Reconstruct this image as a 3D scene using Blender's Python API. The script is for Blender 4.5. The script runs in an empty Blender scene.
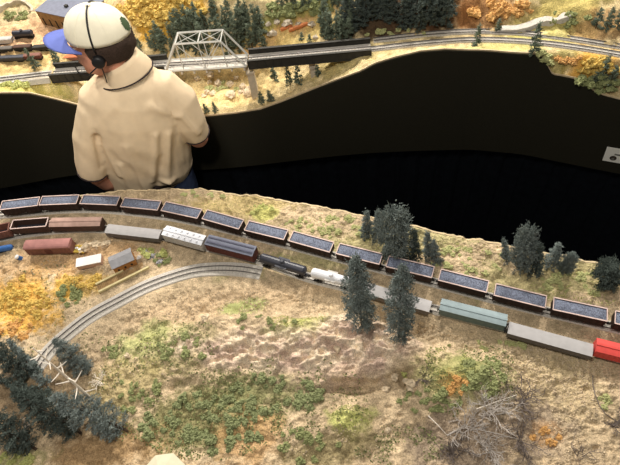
import bpy, bmesh, math, random
from mathutils import Vector, Matrix, noise
random.seed(7)
C = bpy.context.scene
col = C.collection
PI = math.pi
# ---------------------------------------------------------------- camera
F = 540.0; PIT = math.radians(55); ROLL = math.radians(-10); H = 2.69
Rv = Vector((1, 0, 0)); Uv = Vector((0, math.sin(PIT), math.cos(PIT))); Fv = Vector((0, math.cos(PIT), -math.sin(PIT)))
CX = Rv*math.cos(ROLL) + Uv*math.sin(ROLL)
CY = -Rv*math.sin(ROLL) + Uv*math.cos(ROLL)
cam = bpy.data.objects.new('camera', bpy.data.cameras.new('camera'))
col.objects.link(cam)
cam.matrix_world = Matrix((( CX.x, CY.x, -Fv.x, 0), (CX.y, CY.y, -Fv.y, 0), (CX.z, CY.z, -Fv.z, H), (0, 0, 0, 1)))
cam.data.sensor_width = 36; cam.data.lens = 36*F/620; cam.data.clip_start = .02
C.camera = cam

def ray(px, py):
    return CX*((px-310)/F) + CY*(-(py-232.5)/F) + Fv
def P(px, py, z):
    d = ray(px, py); t = (H-z)/-d.z
    return Vector((d.x*t, d.y*t, z))
def Q(px, py, Y):
    d = ray(px, py); t = Y/d.y
    return Vector((d.x*t, Y, H+d.z*t))
def proj(v):
    w = v-Vector((0, 0, H)); dz = w.dot(Fv)
    return (310+F*w.dot(CX)/dz, 232.5-F*w.dot(CY)/dz)
def lerp(a, b, t): return a+(b-a)*t
def sst(a, b, x):
    t = min(1, max(0, (x-a)/(b-a))); return t*t*(3-2*t)
def interp(tab, x):
    if x <= tab[0][0]: return tab[0][1]
    for (a, u), (b, v) in zip(tab, tab[1:]):
        if x <= b: return u+(v-u)*(x-a)/(b-a)
    return tab[-1][1]
def srgb(r, g, b):
    return tuple(((c/255)/12.92 if c/255 <= .04045 else ((c/255+.055)/1.055)**2.4) for c in (r, g, b))

# ---------------------------------------------------------------- materials
def mat(name, rgb, rough=.7, var=.0, scale=60, metal=0, bump=0, bscale=200, rgb2=None, attr=False, spec=.3):
    m = bpy.data.materials.new(name); m.use_nodes = True
    nt = m.node_tree; N = nt.nodes; L = nt.links; b = N['Principled BSDF']
    b.inputs['Roughness'].default_value = rough; b.inputs['Metallic'].default_value = metal
    b.inputs['Specular IOR Level'].default_value = spec
    c = srgb(*rgb) if rgb else (0, 0, 0)
    b.inputs['Base Color'].default_value = (*c, 1)
    tc = N.new('ShaderNodeTexCoord')
    if var or rgb2 or attr:
        nz = N.new('ShaderNodeTexNoise'); nz.inputs['Scale'].default_value = scale; nz.inputs['Detail'].default_value = 5
        L.new(tc.outputs['Object'], nz.inputs['Vector'])
        rp = N.new('ShaderNodeValToRGB'); L.new(nz.outputs['Fac'], rp.inputs['Fac'])
        rp.color_ramp.elements[0].position = .33; rp.color_ramp.elements[1].position = .67
        if attr:
            at = N.new('ShaderNodeAttribute'); at.attribute_name = 'Col'
            rp.color_ramp.elements[0].color = (1-var,)*3+(1,); rp.color_ramp.elements[1].color = (1+var,)*3+(1,)
            mx = N.new('ShaderNodeMix'); mx.data_type = 'RGBA'; mx.blend_type = 'MULTIPLY'; mx.inputs[0].default_value = 1
            L.new(at.outputs['Color'], mx.inputs[6]); L.new(rp.outputs['Color'], mx.inputs[7])
            L.new(mx.outputs[2], b.inputs['Base Color'])
        else:
            c2 = srgb(*rgb2) if rgb2 else c
            lo = tuple(x*(1-var) for x in c); hi = tuple(min(1, x*(1+var)) for x in c2)
            rp.color_ramp.elements[0].color = (*lo, 1); rp.color_ramp.elements[1].color = (*hi, 1)
            L.new(rp.outputs['Color'], b.inputs['Base Color'])
    if bump:
        n2 = N.new('ShaderNodeTexNoise'); n2.inputs['Scale'].default_value = bscale; n2.inputs['Detail'].default_value = 6
        L.new(tc.outputs['Object'], n2.inputs['Vector'])
        bp = N.new('ShaderNodeBump'); bp.inputs['Strength'].default_value = bump; bp.inputs['Distance'].default_value = .004
        L.new(n2.outputs['Fac'], bp.inputs['Height']); L.new(bp.outputs['Normal'], b.inputs['Normal'])
    return m

M = {
 'terrain': mat('scenery ground', None, .95, .32, 260, attr=True, bump=1.0, bscale=170, spec=.1),
 'black_cloth': mat('black fascia cloth', (43, 41, 33), .95, .35, 700, spec=.05),
 'curtain': mat('dark curtain', (17, 20, 25), .95, .2, 30, spec=.05),
 'lip': mat('plaster edge', (205, 185, 150), .8, .15, 60),
 'floor': mat('dark carpet', (22, 22, 24), .95, .2, 80),
 'wall': mat('dark wall', (60, 58, 55), .9, .1, 4),
 'ballast': mat('ballast', (206, 200, 190), .95, .22, 500, bump=.8, bscale=700),
 'sleeper': mat('sleepers', (190, 184, 174), .9, .15, 300),
 'rail': mat('rail steel', (104, 100, 98), .45, .1, 50, metal=.3),
 'coal': mat('coal', (74, 80, 98), .6, .4, 420, rgb2=(124, 132, 152), bump=1, bscale=500, spec=.5),
 'hopper': mat('hopper brown steel', (56, 40, 34), .7, .2, 80),
 'rim': mat('weathered rim', (208, 184, 176), .7, .12, 120),
 'under': mat('truck black', (30, 27, 25), .7, .1, 80),
 'wheel': mat('wheel steel', (95, 88, 82), .45, metal=.7),
 'rust': mat('rusty brown', (128, 88, 76), .75, .15, 90),
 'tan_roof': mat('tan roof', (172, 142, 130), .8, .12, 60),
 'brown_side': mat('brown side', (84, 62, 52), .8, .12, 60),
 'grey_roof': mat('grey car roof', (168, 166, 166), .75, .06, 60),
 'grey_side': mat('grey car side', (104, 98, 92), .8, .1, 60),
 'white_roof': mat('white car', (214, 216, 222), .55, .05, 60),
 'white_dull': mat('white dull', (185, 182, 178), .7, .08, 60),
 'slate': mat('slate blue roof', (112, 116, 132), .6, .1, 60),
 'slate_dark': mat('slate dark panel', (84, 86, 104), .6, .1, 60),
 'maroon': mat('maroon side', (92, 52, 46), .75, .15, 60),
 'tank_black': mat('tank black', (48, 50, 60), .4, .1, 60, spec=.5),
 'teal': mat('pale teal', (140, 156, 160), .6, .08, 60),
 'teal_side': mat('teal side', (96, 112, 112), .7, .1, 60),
 'red': mat('red car', (212, 78, 72), .5, .06, 60),
 'silver': mat('bridge silver', (196, 196, 190), .5, .1, 60),
 'girder': mat('girder dark', (52, 50, 45), .7, .15, 60),
 'concrete': mat('concrete', (190, 178, 158), .85, .12, 50, bump=.3, bscale=100),
 'wood': mat('wood planks', (150, 120, 80), .8, .2, 80),
 'pale_wood': mat('pale beams', (205, 192, 145), .8, .1, 80),
 'shed_wall': mat('shed wall', (178, 124, 70), .8, .1, 60),
 'shed_roof': mat('shed roof', (150, 150, 154), .8, .12, 90),
 'white': mat('white paint', (232, 230, 228), .5),
 'pinkish': mat('pinkish side', (190, 158, 140), .7),
 'blue': mat('blue paint', (58, 104, 168), .5, .1, 60),
 'yellow': mat('yellow paint', (215, 190, 90), .6),
 'stone': mat('stone', (200, 182, 154), .9, .3, 120, bump=.6, bscale=200),
 'grey_stone': mat('grey stone', (150, 148, 150), .9, .25, 150, bump=.6, bscale=200),
 'bark': mat('bark', (74, 60, 48), .9, .2, 100),
 'deadwood': mat('bleached wood', (232, 222, 208), .8, .1, 100),
 'greytwig': mat('grey twigs', (188, 180, 172), .85, .15, 100),
 'darktwig': mat('dark twigs', (112, 102, 96), .85, .2, 100),
 'needle': mat('conifer blue green', (82, 92, 90), .85, .3, 60, rgb2=(134, 144, 140), spec=.15),
 'needle_dark': mat('conifer dark', (54, 62, 58), .9, .3, 60, rgb2=(92, 102, 96), spec=.1),
 'needle_far': mat('conifer far', (62, 76, 66), .9, .3, 40, rgb2=(122, 132, 112), spec=.1),
 'bush': mat('bush green', (94, 104, 66), .9, .35, 160, rgb2=(156, 160, 112), spec=.1),
 'bush_dark': mat('bush dark green', (82, 90, 60), .9, .35, 160, rgb2=(144, 150, 108), spec=.1),
 'bush_pale': mat('bush pale olive', (138, 142, 92), .9, .25, 160, rgb2=(186, 186, 134), spec=.1),
 'bush_yellow': mat('bush yellow', (184, 150, 72), .9, .3, 160, rgb2=(218, 190, 110), spec=.1),
 'bush_orange': mat('bush orange', (182, 132, 76), .9, .3, 160, rgb2=(214, 172, 112), spec=.1),
 'bush_lime': mat('bush yellow green', (150, 154, 90), .9, .3, 160, rgb2=(192, 194, 128), spec=.1),
 'shirt': mat('shirt ivory', (222, 200, 168), .9, .04, 30, bump=.15, bscale=900, spec=.1),
 'trim': mat('dark trim', (48, 38, 38), .8),
 'jeans': mat('jeans', (44, 56, 84), .9, .15, 200),
 'skin': mat('skin', (198, 140, 116), .6, .06, 40, spec=.3),
 'hair': mat('hair', (58, 44, 36), .8, .3, 200, bump=.8, bscale=300),
 'cap': mat('cap ivory', (228, 222, 200), .9, .04, 40, bump=.2, bscale=900, spec=.1),
 'capblue': mat('cap blue', (96, 108, 172), .9, .05, 40, spec=.1),
 'black': mat('black plastic', (24, 24, 26), .5),
 'green_patch': mat('green patch', (66, 84, 56), .8),
 'shoe': mat('shoe leather', (40, 32, 28), .6),
 'lens': mat('eye', (235, 232, 228), .3),
 'paper': mat('card paper', (240, 238, 228), .6),
 'paper_grey': mat('card print grey', (120, 118, 112), .7),
 'photo': mat('card photo dark', (62, 54, 48), .7),
}
# ---------------------------------------------------------------- object helpers
def obj(name, bm, m, parent=None, smooth=False):
    me = bpy.data.meshes.new(name)
    if isinstance(bm, tuple):
        me.from_pydata(bm[0], [], bm[1])
    else:
        bmesh.ops.recalc_face_normals(bm, faces=bm.faces[:])
        bm.to_mesh(me); bm.free()
    me.materials.append(M[m] if isinstance(m, str) else m)
    if smooth:
        for p in me.polygons: p.use_smooth = True
    o = bpy.data.objects.new(name, me); col.objects.link(o)
    if parent: o.parent = parent
    return o
def tag(o, label=None, cat=None, group=None, kind=None):
    if label: o['label'] = label
    if cat: o['category'] = cat
    if group: o['group'] = group
    if kind: o['kind'] = kind
    return o
def thing(name, label, cat, loc=(0, 0, 0), rz=0, group=None):
    o = bpy.data.objects.new(name, None); col.objects.link(o)
    o.empty_display_size = .02
    o.location = loc; o.rotation_euler = (0, 0, rz)
    return tag(o, label, cat, group)
def copy_tree(o, parent=None, keep=False):
    c = o.copy(); col.objects.link(c)
    if parent: c.parent = parent
    for ch in [x for x in KIDS(o)]: copy_tree(ch, c)
    return c
def KIDS(o): return list(o.children)
def box(bm, x0, x1, y0, y1, z0, z1, mtx=None, taper=None):
    vs = [Vector((x, y, z)) for z in (z0, z1) for x, y in ((x0, y0), (x1, y0), (x1, y1), (x0, y1))]
    if taper:
        cx, cy = (x0+x1)/2, (y0+y1)/2
        for v in vs[:4]: v.x = cx+(v.x-cx)*taper[0]; v.y = cy+(v.y-cy)*taper[1]
    if mtx: vs = [mtx @ v for v in vs]
    b = [bm.verts.new(v) for v in vs]
    for f in ((3, 2, 1, 0), (4, 5, 6, 7), (0, 1, 5, 4), (1, 2, 6, 5), (2, 3, 7, 6), (3, 0, 4, 7)):
        bm.faces.new([b[i] for i in f])
def tube(bm, pts, rad, n=8, cap=True, ell=None):
    """loft of rings; rad is a number, a list of numbers or of (rx, ry) with ell = side axis"""
    pts = [Vector(p) for p in pts]; rings = []; prev = None
    for i, p in enumerate(pts):
        a = pts[max(0, i-1)]; b = pts[min(len(pts)-1, i+1)]; t = (b-a).normalized()
        s = ell.copy() if ell else (prev if prev is not None else (Vector((0, 0, 1)) if abs(t.z) < .9 else Vector((1, 0, 0))))
        u = (s - t*s.dot(t)).normalized(); w = t.cross(u); prev = u
        r = rad[i] if isinstance(rad, (list, tuple)) else rad
        rx, ry = r if isinstance(r, (list, tuple)) else (r, r)
        rings.append([bm.verts.new(p+u*rx*math.cos(2*PI*k/n)+w*ry*math.sin(2*PI*k/n)) for k in range(n)])
    for A, B in zip(rings, rings[1:]):
        for k in range(n): bm.faces.new((A[k], A[(k+1) % n], B[(k+1) % n], B[k]))
    if cap: bm.faces.new(rings[0][::-1]); bm.faces.new(rings[-1])
def bar(bm, a, b, w, h=None):
    tube(bm, [a, b], [(w*.7, (h or w)*.7)]*2, 4)
def blob(bm, c, r, sub=1, jit=.25, sq=(1, 1, 1)):
    res = bmesh.ops.create_icosphere(bm, subdivisions=sub, radius=r)
    o = Vector((random.random()*50, random.random()*50, 0))
    for v in res['verts']:
        k = 1+jit*noise.noise(v.co*(1.6/r)+o)*1.6
        v.co = Vector((v.co.x*k*sq[0], v.co.y*k*sq[1], v.co.z*k*sq[2]))+Vector(c)

# ---------------------------------------------------------------- plan curves
Z0 = 1.20
edge_px = [(-60, 222), (0, 208), (60, 199), (125, 192), (205, 189), (250, 196), (300, 204), (370, 218), (440, 234), (520, 250), (620, 268), (700, 286)]
EDGE = sorted((P(x, y, Z0).x, P(x, y, Z0).y) for x, y in edge_px)
EDGE = [(-1.7, 1.36)] + EDGE + [(1.6, .35)]
def yedge(x): return interp(EDGE, x)
ZT = 1.40
FAS = [(-1.9, 1.86), (-1.36, 1.80), (-1, 1.78), (-.43, 1.70), (-.1, 1.66), (.17, 1.62), (.45, 1.58), (.75, 1.54), (.95, 1.47), (1.11, 1.37), (1.28, 1.26), (1.5, 1.13), (1.8, 1.0)]
def yf(x):
    return (interp(FAS, x-.04)+interp(FAS, x)+interp(FAS, x+.04))/3
def onfascia(px, py):
    d = ray(px, py); lo, hi = .5, 4.0
    for _ in range(50):
        m = (lo+hi)/2; p = Vector((0, 0, H))+d*m
        if p.y > yf(p.x): hi = m
        else: lo = m
    return Vector((0, 0, H))+d*lo
top_px = [(-90, 96), (-40, 93), (0, 92), (30, 92), (55, 98), (75, 103), (110, 112), (150, 115), (205, 115), (235, 112), (260, 108), (280, 101), (300, 93), (330, 81), (360, 70), (375, 62), (395, 56), (420, 50), (445, 48), (470, 49), (505, 51), (540, 53), (546, 62), (552, 73), (575, 77), (587, 84), (597, 92), (620, 98), (660, 104)]
EH = sorted((onfascia(x, y).x, onfascia(x, y).z) for x, y in top_px)
EH = [(-1.9, EH[0][1])]+EH+[(1.8, EH[-1][1])]
def eh(x): return interp(EH, x)
trk_px = [(-60, 84), (0, 78), (50, 72), (110, 67), (165, 63), (247, 58), (310, 53), (370, 47), (420, 41), (470, 37), (505, 37.5), (540, 40), (580, 45), (620, 52), (680, 62)]
TRK = sorted((P(x, y, ZT).x, P(x, y, ZT).y) for x, y in trk_px)
TRK = [(-1.9, TRK[0][1]+.06)]+TRK+[(1.7, TRK[-1][1]-.12)]
def ytr(x): return (interp(TRK, x-.05)+interp(TRK, x)+interp(TRK, x+.05))/3

def fb(x, y, s, o=4, seed=0):
    return noise.fractal(Vector((x*s+seed, y*s-seed, seed*.37)), .8, 2.1, o)
# near hill
def g(x, y, c, rx, ry, a, rot=0):
    dx, dy = x-c[0], y-c[1]
    if rot: dx, dy = dx*math.cos(rot)+dy*math.sin(rot), -dx*math.sin(rot)+dy*math.cos(rot)
    return a*math.exp(-(dx*dx/(rx*rx)+dy*dy/(ry*ry)))
cH1 = P(372, 372, Z0+.05); cH2 = P(245, 352, Z0+.03); cRk = P(350, 345, Z0+.05); cLB = P(40, 440, Z0)
cCl = P(395, 372, Z0+.06); cBR = P(500, 440, Z0)
def rockw(x, y):
    w = g(x, y, cRk, .20, .085, 1, -.1)+g(x, y, cH2, .15, .06, .9, -.15)+g(x, y, P(185, 345, Z0+.02), .06, .04, .5)
    return min(1, max(0, (w-.28)*2.2+.5*fb(x, y, 12, 3, 5)))
CL0 = P(325, 378, Z0+.05); CL1 = P(414, 368, Z0+.06)
_cr = sorted((P(px, py, Z0+hh).x, P(px, py, Z0+hh).y, hh) for px, py, hh in ((90, 372, .0), (130, 350, .012), (170, 332, .035), (205, 320, .050), (262, 319, .058), (310, 322, .064), (350, 315, .082), (372, 320, .086), (402, 333, .082), (425, 346, .066), (455, 360, .048), (490, 372, .030), (530, 395, .0)))
CREST = [(a, b) for a, b, c in _cr]; CRH = [(a, c) for a, b, c in _cr]
def nearh(x, y):
    yc = interp(CREST, x); dy = y-yc; ch = interp(CRH, x)
    pr = math.exp(-(dy/.030)**2) if dy > 0 else math.exp(-(dy/(.13+.6*ch))**2)
    h = Z0 + ch*pr + g(x, y, cLB, .3, .2, -.03)
    h += g(x, y, P(340, 425, Z0), .12, .06, .02) + g(x, y, P(470, 385, Z0), .10, .08, .03)
    u = (x-CL0.x)/(CL1.x-CL0.x)
    if -.1 < u < 1.1:
        yl = lerp(CL0.y, CL1.y, u)+.010*noise.noise(Vector((x*30, 0, 7)))+.006*math.sin(u*9)
        if y < yl: h -= .024*sst(0, .007, yl-y)*sst(-.1, .15, u)*(1-sst(.9, 1.1, u))*(1-sst(.03, .10, yl-y))
    # keep the track beds level
    d = min(dist_poly(x, y, COAL), dist_poly(x, y, SECOND), dist_poly(x, y, BRANCH))
    k = sst(.032, .085, d)
    amp = .35*sst(.02, .05, d)+.65*k
    h = Z0+(h-Z0)*k
    h += amp*(.014*fb(x, y, 9, 4, 1)+.0075*fb(x, y, 40, 3, 2)+.0035*fb(x, y, 120, 2, 3))
    w = rockw(x, y)*k
    if w > 0:
        r = noise.ridged_multi_fractal(Vector((x*13+y*5, y*19-x*4, 3)), .9, 2.2, 5, 1.0, 2.0)
        dd = noise.voronoi(Vector((x*20+y*9+fb(x, y, 30, 2, 4), y*34-x*4, 1.5)))[0]
        h += w*(.010*(r-1.2)+.016*abs(fb(x*.8+y*.5, y, 26, 4, 9))-.012*(1-sst(0, .25, dd[1]-dd[0])))
    cl = g(x, y, P(350, 384, Z0+.05), .085, .011, .026, -.12)+g(x, y, P(404, 376, Z0+.06), .012, .022, .03)+g(x, y, P(339, 350, Z0+.07), .009, .010, .014)   # cliff foot
    h -= cl
    return h
COAL_ENDS = [((1.8,205.3),(37.4,201.2)),((40.8,200.6),(77.2,199.1)),((81,199.1),(118.7,200.6)),((122.6,202),(159,205.5)),((162.9,205.8),(200,213.8)),((204.2,214),(241.6,224.4)),((246.5,225.2),(286,234.7)),((290.9,235.7),(332,247.1)),((337.2,248.1),(381.8,259.2)),((387.2,261),(433.4,272.1)),((439.9,274.5),(487.6,286.5)),((495.4,289.3),(545.7,301.7)),((553.4,303.2),(607.6,314.8)),((615.4,316.8),(673,331))]
ZHT = Z0+.058
def poly_from(pts, n=10):
    """catmull-rom through 2-D points"""
    out = []
    P_ = [pts[0]+(pts[0]-pts[1])]+pts+[pts[-1]+(pts[-1]-pts[-2])]
    for i in range(1, len(P_)-2):
        a, b, c, d = P_[i-1:i+3]
        for k in range(n):
            t = k/n
            out.append(.5*((2*b)+(c-a)*t+(2*a-5*b+4*c-d)*t*t+(3*b-a-3*c+d)*t**3))
    out.append(pts[-1]); return out
def v2(v): return Vector((v.x, v.y))
_c = [v2((P(*a, ZHT)+P(*b, ZHT))/2) for a, b in COAL_ENDS]
_c = [_c[0]+(_c[0]-_c[1])*1.3]+_c+[_c[-1]+(_c[-1]-_c[-2])*1.5]
COAL = poly_from(_c, 5)
ZR = Z0+.056
_s = [v2(P(x, y, ZR)) for x, y in ((-55, 240), (-5, 228.5), (50, 221), (100, 220), (163, 228), (204, 238), (254, 250), (305, 268), (349, 279), (441, 302), (507, 318), (597, 341), (660, 358))]
SECOND = poly_from(_s, 5)
_b = [v2(P(x, y, Z0+.008)) for x, y in ((36, 366), (48, 350), (64, 335), (90, 315), (119, 299), (150, 283.5), (188, 271), (215, 267.8), (240, 268.5), (262, 272))]
BRANCH = poly_from(_b, 5)
_q = [v2(P(x, y, Z0+.008)) for x, y in ((-30, 268), (0, 264), (25, 262), (80, 259))]
def dist_poly(x, y, pl):
    best = 9.0
    for a, b in zip(pl[::2], pl[2::2]):
        ex, ey = b.x-a.x, b.y-a.y; dx, dy = x-a.x, y-a.y
        t = (dx*ex+dy*ey)/(ex*ex+ey*ey+1e-12); t = 0 if t < 0 else 1 if t > 1 else t
        dx -= ex*t; dy -= ey*t; d = dx*dx+dy*dy
        if d < best: best = d
    return math.sqrt(best)

# far hills
def valley(x): return sst(-.90, -.80, x)*(1-sst(.22, .36, x))
WW0 = P(22, 80.5, ZT-.012); WW1 = P(66, 77.5, ZT-.012)
def ywall(x): return lerp(WW0.y, WW1.y, (x-WW0.x)/(WW1.x-WW0.x))
def farh(x, y):
    t = y-yf(x); dt = ytr(x)-yf(x); e = eh(x); v = valley(x)
    lip = ZT-.012
    # along fascia -> track shelf
    a = lerp(e, lip, sst(.0, max(.03, dt-.035), t))
    hill = 0
    tb = t-dt-.05
    if tb > 0:
        rise = interp([(-1.6, .0), (-.75, .02), (-.4, .32), (0, .30), (.3, .45), (.7, .55), (1.5, .45)], x)
        hill = rise*tb*sst(0, .12, tb)
        hill = min(hill, .28+.1*hill)
    plain = a+hill
    if v > 0:
        fl = min(e, lip)+.0*t
        vv = lerp(fl, ZT-.02+hill, sst(.16, .52, t))
        plain = lerp(plain, vv, v)
    if WW0.x < x < WW1.x+.06 and y < ywall(x)-.004: plain = min(plain, lerp(plain, min(e, ZT-.02)-.05*sst(.0, .03, t), sst(WW0.x, WW0.x+.08, x)))
    d = abs(y-ytr(x)); k = sst(.03, .07, d) if v < .5 else 1
    k *= sst(-.01, .05, t)
    plain += k*(.018*fb(x, y, 8, 4, 11)+.010*fb(x, y, 34, 3, 12))
    return plain
def hit(px, py, far=None):
    d = ray(px, py); o = Vector((0, 0, H)); t = .6
    while t < 6:
        p = o+d*t
        if p.y < yedge(p.x):
            if p.z < nearh(p.x, p.y): break
        elif p.y > yf(p.x):
            if p.z < farh(p.x, p.y): break
        elif p.z < .2: break
        t += .006
    p = o+d*(t-.003); 
    p.z = nearh(p.x, p.y) if p.y < yedge(p.x) else farh(p.x, p.y)
    return p

# ---------------------------------------------------------------- terrain meshes
def zone_list(zs):
    out = []
    for px, py, rx, ry, c, w in zs:
        p = hit(px, py)
        dx = (hit(px+8, py)-hit(px-8, py)).length/16; dy = (hit(px, py+6)-hit(px, py-6)).length/12
        out.append((p.x, p.y, rx*dx, ry*min(dy, dx*2.2), srgb(*c), w))
    return out
def paint(me, zones, base, rock=None):
    at = me.color_attributes.new('Col', 'FLOAT_COLOR', 'POINT')
    base = Vector(srgb(*base)); rk = Vector(srgb(222, 204, 178)); rk2 = Vector(srgb(192, 168, 152))
    buf = []
    for v in me.vertices:
        x, y = v.co.x, v.co.y
        n = fb(x, y, 14, 4, 21); n2 = fb(x, y, 60, 3, 22)
        c = base*(1+.3*n+.35*n2)
        for zx, zy, rx, ry, zc, w in zones:
            dd = math.hypot((x-zx)/rx, (y-zy)/ry)
            if dd < 1.7:
                k = w*(1-sst(.6, 1.35, dd+.45*n+.35*n2))
                if k > 0: c = c.lerp(Vector(zc)*(1+.3*n2), k)
        if rock:
            w = rock(x, y)
            if w > 0: c = c.lerp((rk.lerp(rk2, min(1, max(0, .4+1.3*fb(x, y*1.6, 24, 4, 31))))*(1+.2*n2)), min(1, w*1.3)*.85)
        buf += [max(0, c.x), max(0, c.y), max(0, c.z), 1]
    at.data.foreach_set('color', buf)
def terrain(name, xs, yof, y1of, hf, n, mname):
    vs = []; fs = []; nx = len(xs)
    for i, x in enumerate(xs):
        a, b = yof(x), y1of(x)
        for j in range(n+1):
            y = lerp(a, b, j/n); vs.append((x, y, hf(x, y)))
    m = n+1
    for i in range(nx-1):
        for j in range(n):
            fs.append((i*m+j, (i+1)*m+j, (i+1)*m+j+1, i*m+j+1))
    o = obj(name, (vs, fs), mname, smooth=True)
    return o
xs = [lerp(-1.45, 1.25, i/640) for i in range(641)]
near = terrain('near_terrain', xs, lambda x: .02, yedge, nearh, 380, 'terrain')
tag(near, 'tan model railway landscape with rocky hill under the two trains', kind='structure')
nz = zone_list([
 (420, 238, 180, 18, (171, 166, 116), .6), (560, 275, 90, 20, (173, 166, 116), .6), (250, 200, 70, 9, (190, 171, 113), .6),
 (265, 212, 14, 6, (190, 190, 114), .8), (225, 305, 90, 14, (193, 168, 135), .6), (540, 385, 60, 55, (182, 164, 129), .8),
 (215, 415, 70, 34, (127, 124, 83), .85), (275, 388, 55, 20, (127, 127, 87), .8), (180, 348, 34, 16, (146, 138, 98), .7),
 (150, 340, 26, 10, (171, 175, 117), .8), (245, 309, 22, 7, (162, 171, 109), .8), (298, 327, 32, 9, (186, 186, 117), .9),
 (351, 418, 24, 14, (182, 182, 114), 1), (448, 372, 32, 24, (171, 166, 113), .8), (480, 382, 34, 34, (133, 140, 85), .7),
 (455, 385, 14, 12, (208, 166, 100), .6), (490, 435, 80, 42, (155, 138, 120), .8), (545, 435, 18, 12, (186, 148, 106), .6),
 (20, 305, 44, 34, (221, 171, 72), .8), (80, 285, 26, 12, (221, 182, 89), .6), (60, 262, 70, 16, (204, 168, 124), .7),
 (100, 455, 70, 22, (157, 127, 89), .8), (40, 400, 70, 50, (138, 116, 89), .6), (250, 435, 34, 30, (190, 153, 107), .7),
 (330, 450, 50, 18, (140, 129, 89), .7), (120, 385, 40, 26, (166, 153, 105), .6), (20, 462, 30, 10, (171, 171, 113), .7),
 (330, 365, 60, 22, (201, 171, 153), .5)])
paint(near.data, nz, (184, 164, 134), rockw)
fx = [lerp(-1.85, 1.75, i/420) for i in range(421)]
far = terrain('far_terrain', fx, yf, lambda x: 3.5, farh, 240, 'terrain')
tag(far, 'bright far side model landscape with valley under the bridges', kind='structure')
fz = zone_list([
 (165, 12, 45, 16, (206, 158, 56), .95), (130, 8, 30, 12, (196, 160, 80), .8), (240, 85, 60, 22, (206, 182, 128), .8), (290, 28, 55, 8, (228, 186, 128), .8), (285, 22, 46, 3, (204, 144, 96), .8),
 (300, 10, 70, 8, (150, 150, 84), .8), (300, 38, 50, 8, (214, 190, 120), .7), (345, 60, 30, 12, (180, 164, 104), .7),
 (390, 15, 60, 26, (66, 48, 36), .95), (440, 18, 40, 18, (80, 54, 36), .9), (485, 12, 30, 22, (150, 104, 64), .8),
 (560, 12, 60, 16, (188, 172, 100), .8), (590, 65, 34, 14, (214, 160, 60), .85), (560, 60, 20, 12, (160, 150, 84), .7),
 (600, 88, 30, 10, (150, 124, 84), .7), (40, 35, 70, 20, (206, 164, 128), .8), (20, 65, 50, 10, (200, 170, 110), .7), (20, 86, 40, 6, (186, 180, 100), .8),
 (520, 45, 90, 6, (190, 186, 110), .6), (600, 25, 30, 14, (178, 136, 92), .7), (20, 14, 40, 10, (150, 144, 116), .5)])
paint(far.data, fz, (204, 184, 140))

def skirt(name, crv, xs_, topf, botf, m, label, th=.012, side=1, wav=0):
    vs = []; fs = []
    for i, x in enumerate(xs_):
        y = crv(x); w = wav*math.sin(x*70)+wav*.5*math.sin(x*173+1)
        for yy, zz in ((y+w-th*side*0-.001*side, topf(x)), (y+w-.001*side, botf(x)), (y+w-(.001+th)*side, botf(x)), (y+w-(.001+th)*side, topf(x))):
            vs.append((x, yy, zz))
    for i in range(len(xs_)-1):
        for k in range(4):
            a = i*4+k; b = i*4+(k+1) % 4
            fs.append((a, b, b+4, a+4))
    n = len(vs)
    fs += [(0, 1, 2, 3), (n-4, n-3, n-2, n-1)]
    return tag(obj(name, (vs, fs), m), label, kind='structure')
sx = [lerp(-1.85, 1.75, i/300) for i in range(301)]
skirt('far_fascia', yf, sx, lambda x: eh(x)-.004, lambda x: .92+.015*math.sin(x*5), 'black_cloth', 'black cloth covered fascia of the far layout', .010, 1)
skirt('trim_1', yf, sx, lambda x: eh(x)+.002, lambda x: eh(x)-.004, 'lip', 'pale plaster edge of the far layout', .004, 1)
skirt('far_curtain', lambda x: yf(x)+.03, sx, lambda x: 1.0, lambda x: .01, 'curtain', 'dark curtain under the far layout', .004, 1, .006)
nx_ = [lerp(-1.45, 1.25, i/300) for i in range(301)]
skirt('near_fascia', yedge, nx_, lambda x: nearh(x, yedge(x))-.006, lambda x: .95, 'black_cloth', 'black fascia of the near layout', .010, -1)
skirt('trim_2', yedge, nx_, lambda x: nearh(x, yedge(x))+.001, lambda x: nearh(x, yedge(x))-.006, 'lip', 'pale plaster edge of the near layout', .006, -1)
skirt('near_curtain', lambda x: yedge(x)-.03, nx_, lambda x: 1.0, lambda x: .01, 'curtain', 'dark curtain under the near layout', .004, -1, .006)
bm = bmesh.new(); box(bm, -3, 3, -1, 5.5, -.05, 0); tag(obj('floor', bm, 'floor'), kind='structure')
bm = bmesh.new(); box(bm, -3, 3, 5.42, 5.5, 0, 4.4); tag(obj('wall_back', bm, 'wall'), kind='structure')

# ---------------------------------------------------------------- tracks
def resample(pl, step):
    out = [pl[0].copy()]; acc = 0; prev = pl[0]
    for q in pl[1:]:
        seg = (q-prev).length
        while acc+seg >= step:
            t = (step-acc)/seg; prev = prev.lerp(q, t); out.append(prev.copy()); seg = (q-prev).length; acc = 0
        acc += seg; prev = q
    return out
def ribbon(bm, pl, z, half_top, half_bot, th, zf=None):
    rows = []
    for i, p in enumerate(pl):
        a = pl[max(0, i-1)]; b = pl[min(len(pl)-1, i+1)]; t = (b-a).normalized(); nrm = Vector((-t.y, t.x))
        zz = zf(p) if zf else z
        rows.append([bm.verts.new((p.x+nrm.x*o, p.y+nrm.y*o, zz+dz)) for o, dz in ((half_bot, -th), (half_top, 0), (-half_top, 0), (-half_bot, -th))])
    for A, B in zip(rows, rows[1:]):
        for k in range(4): bm.faces.new((A[k], A[(k+1) % 4], B[(k+1) % 4], B[k]))
    bm.faces.new(rows[0]); bm.faces.new(rows[-1][::-1])
GAU = .0085
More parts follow.
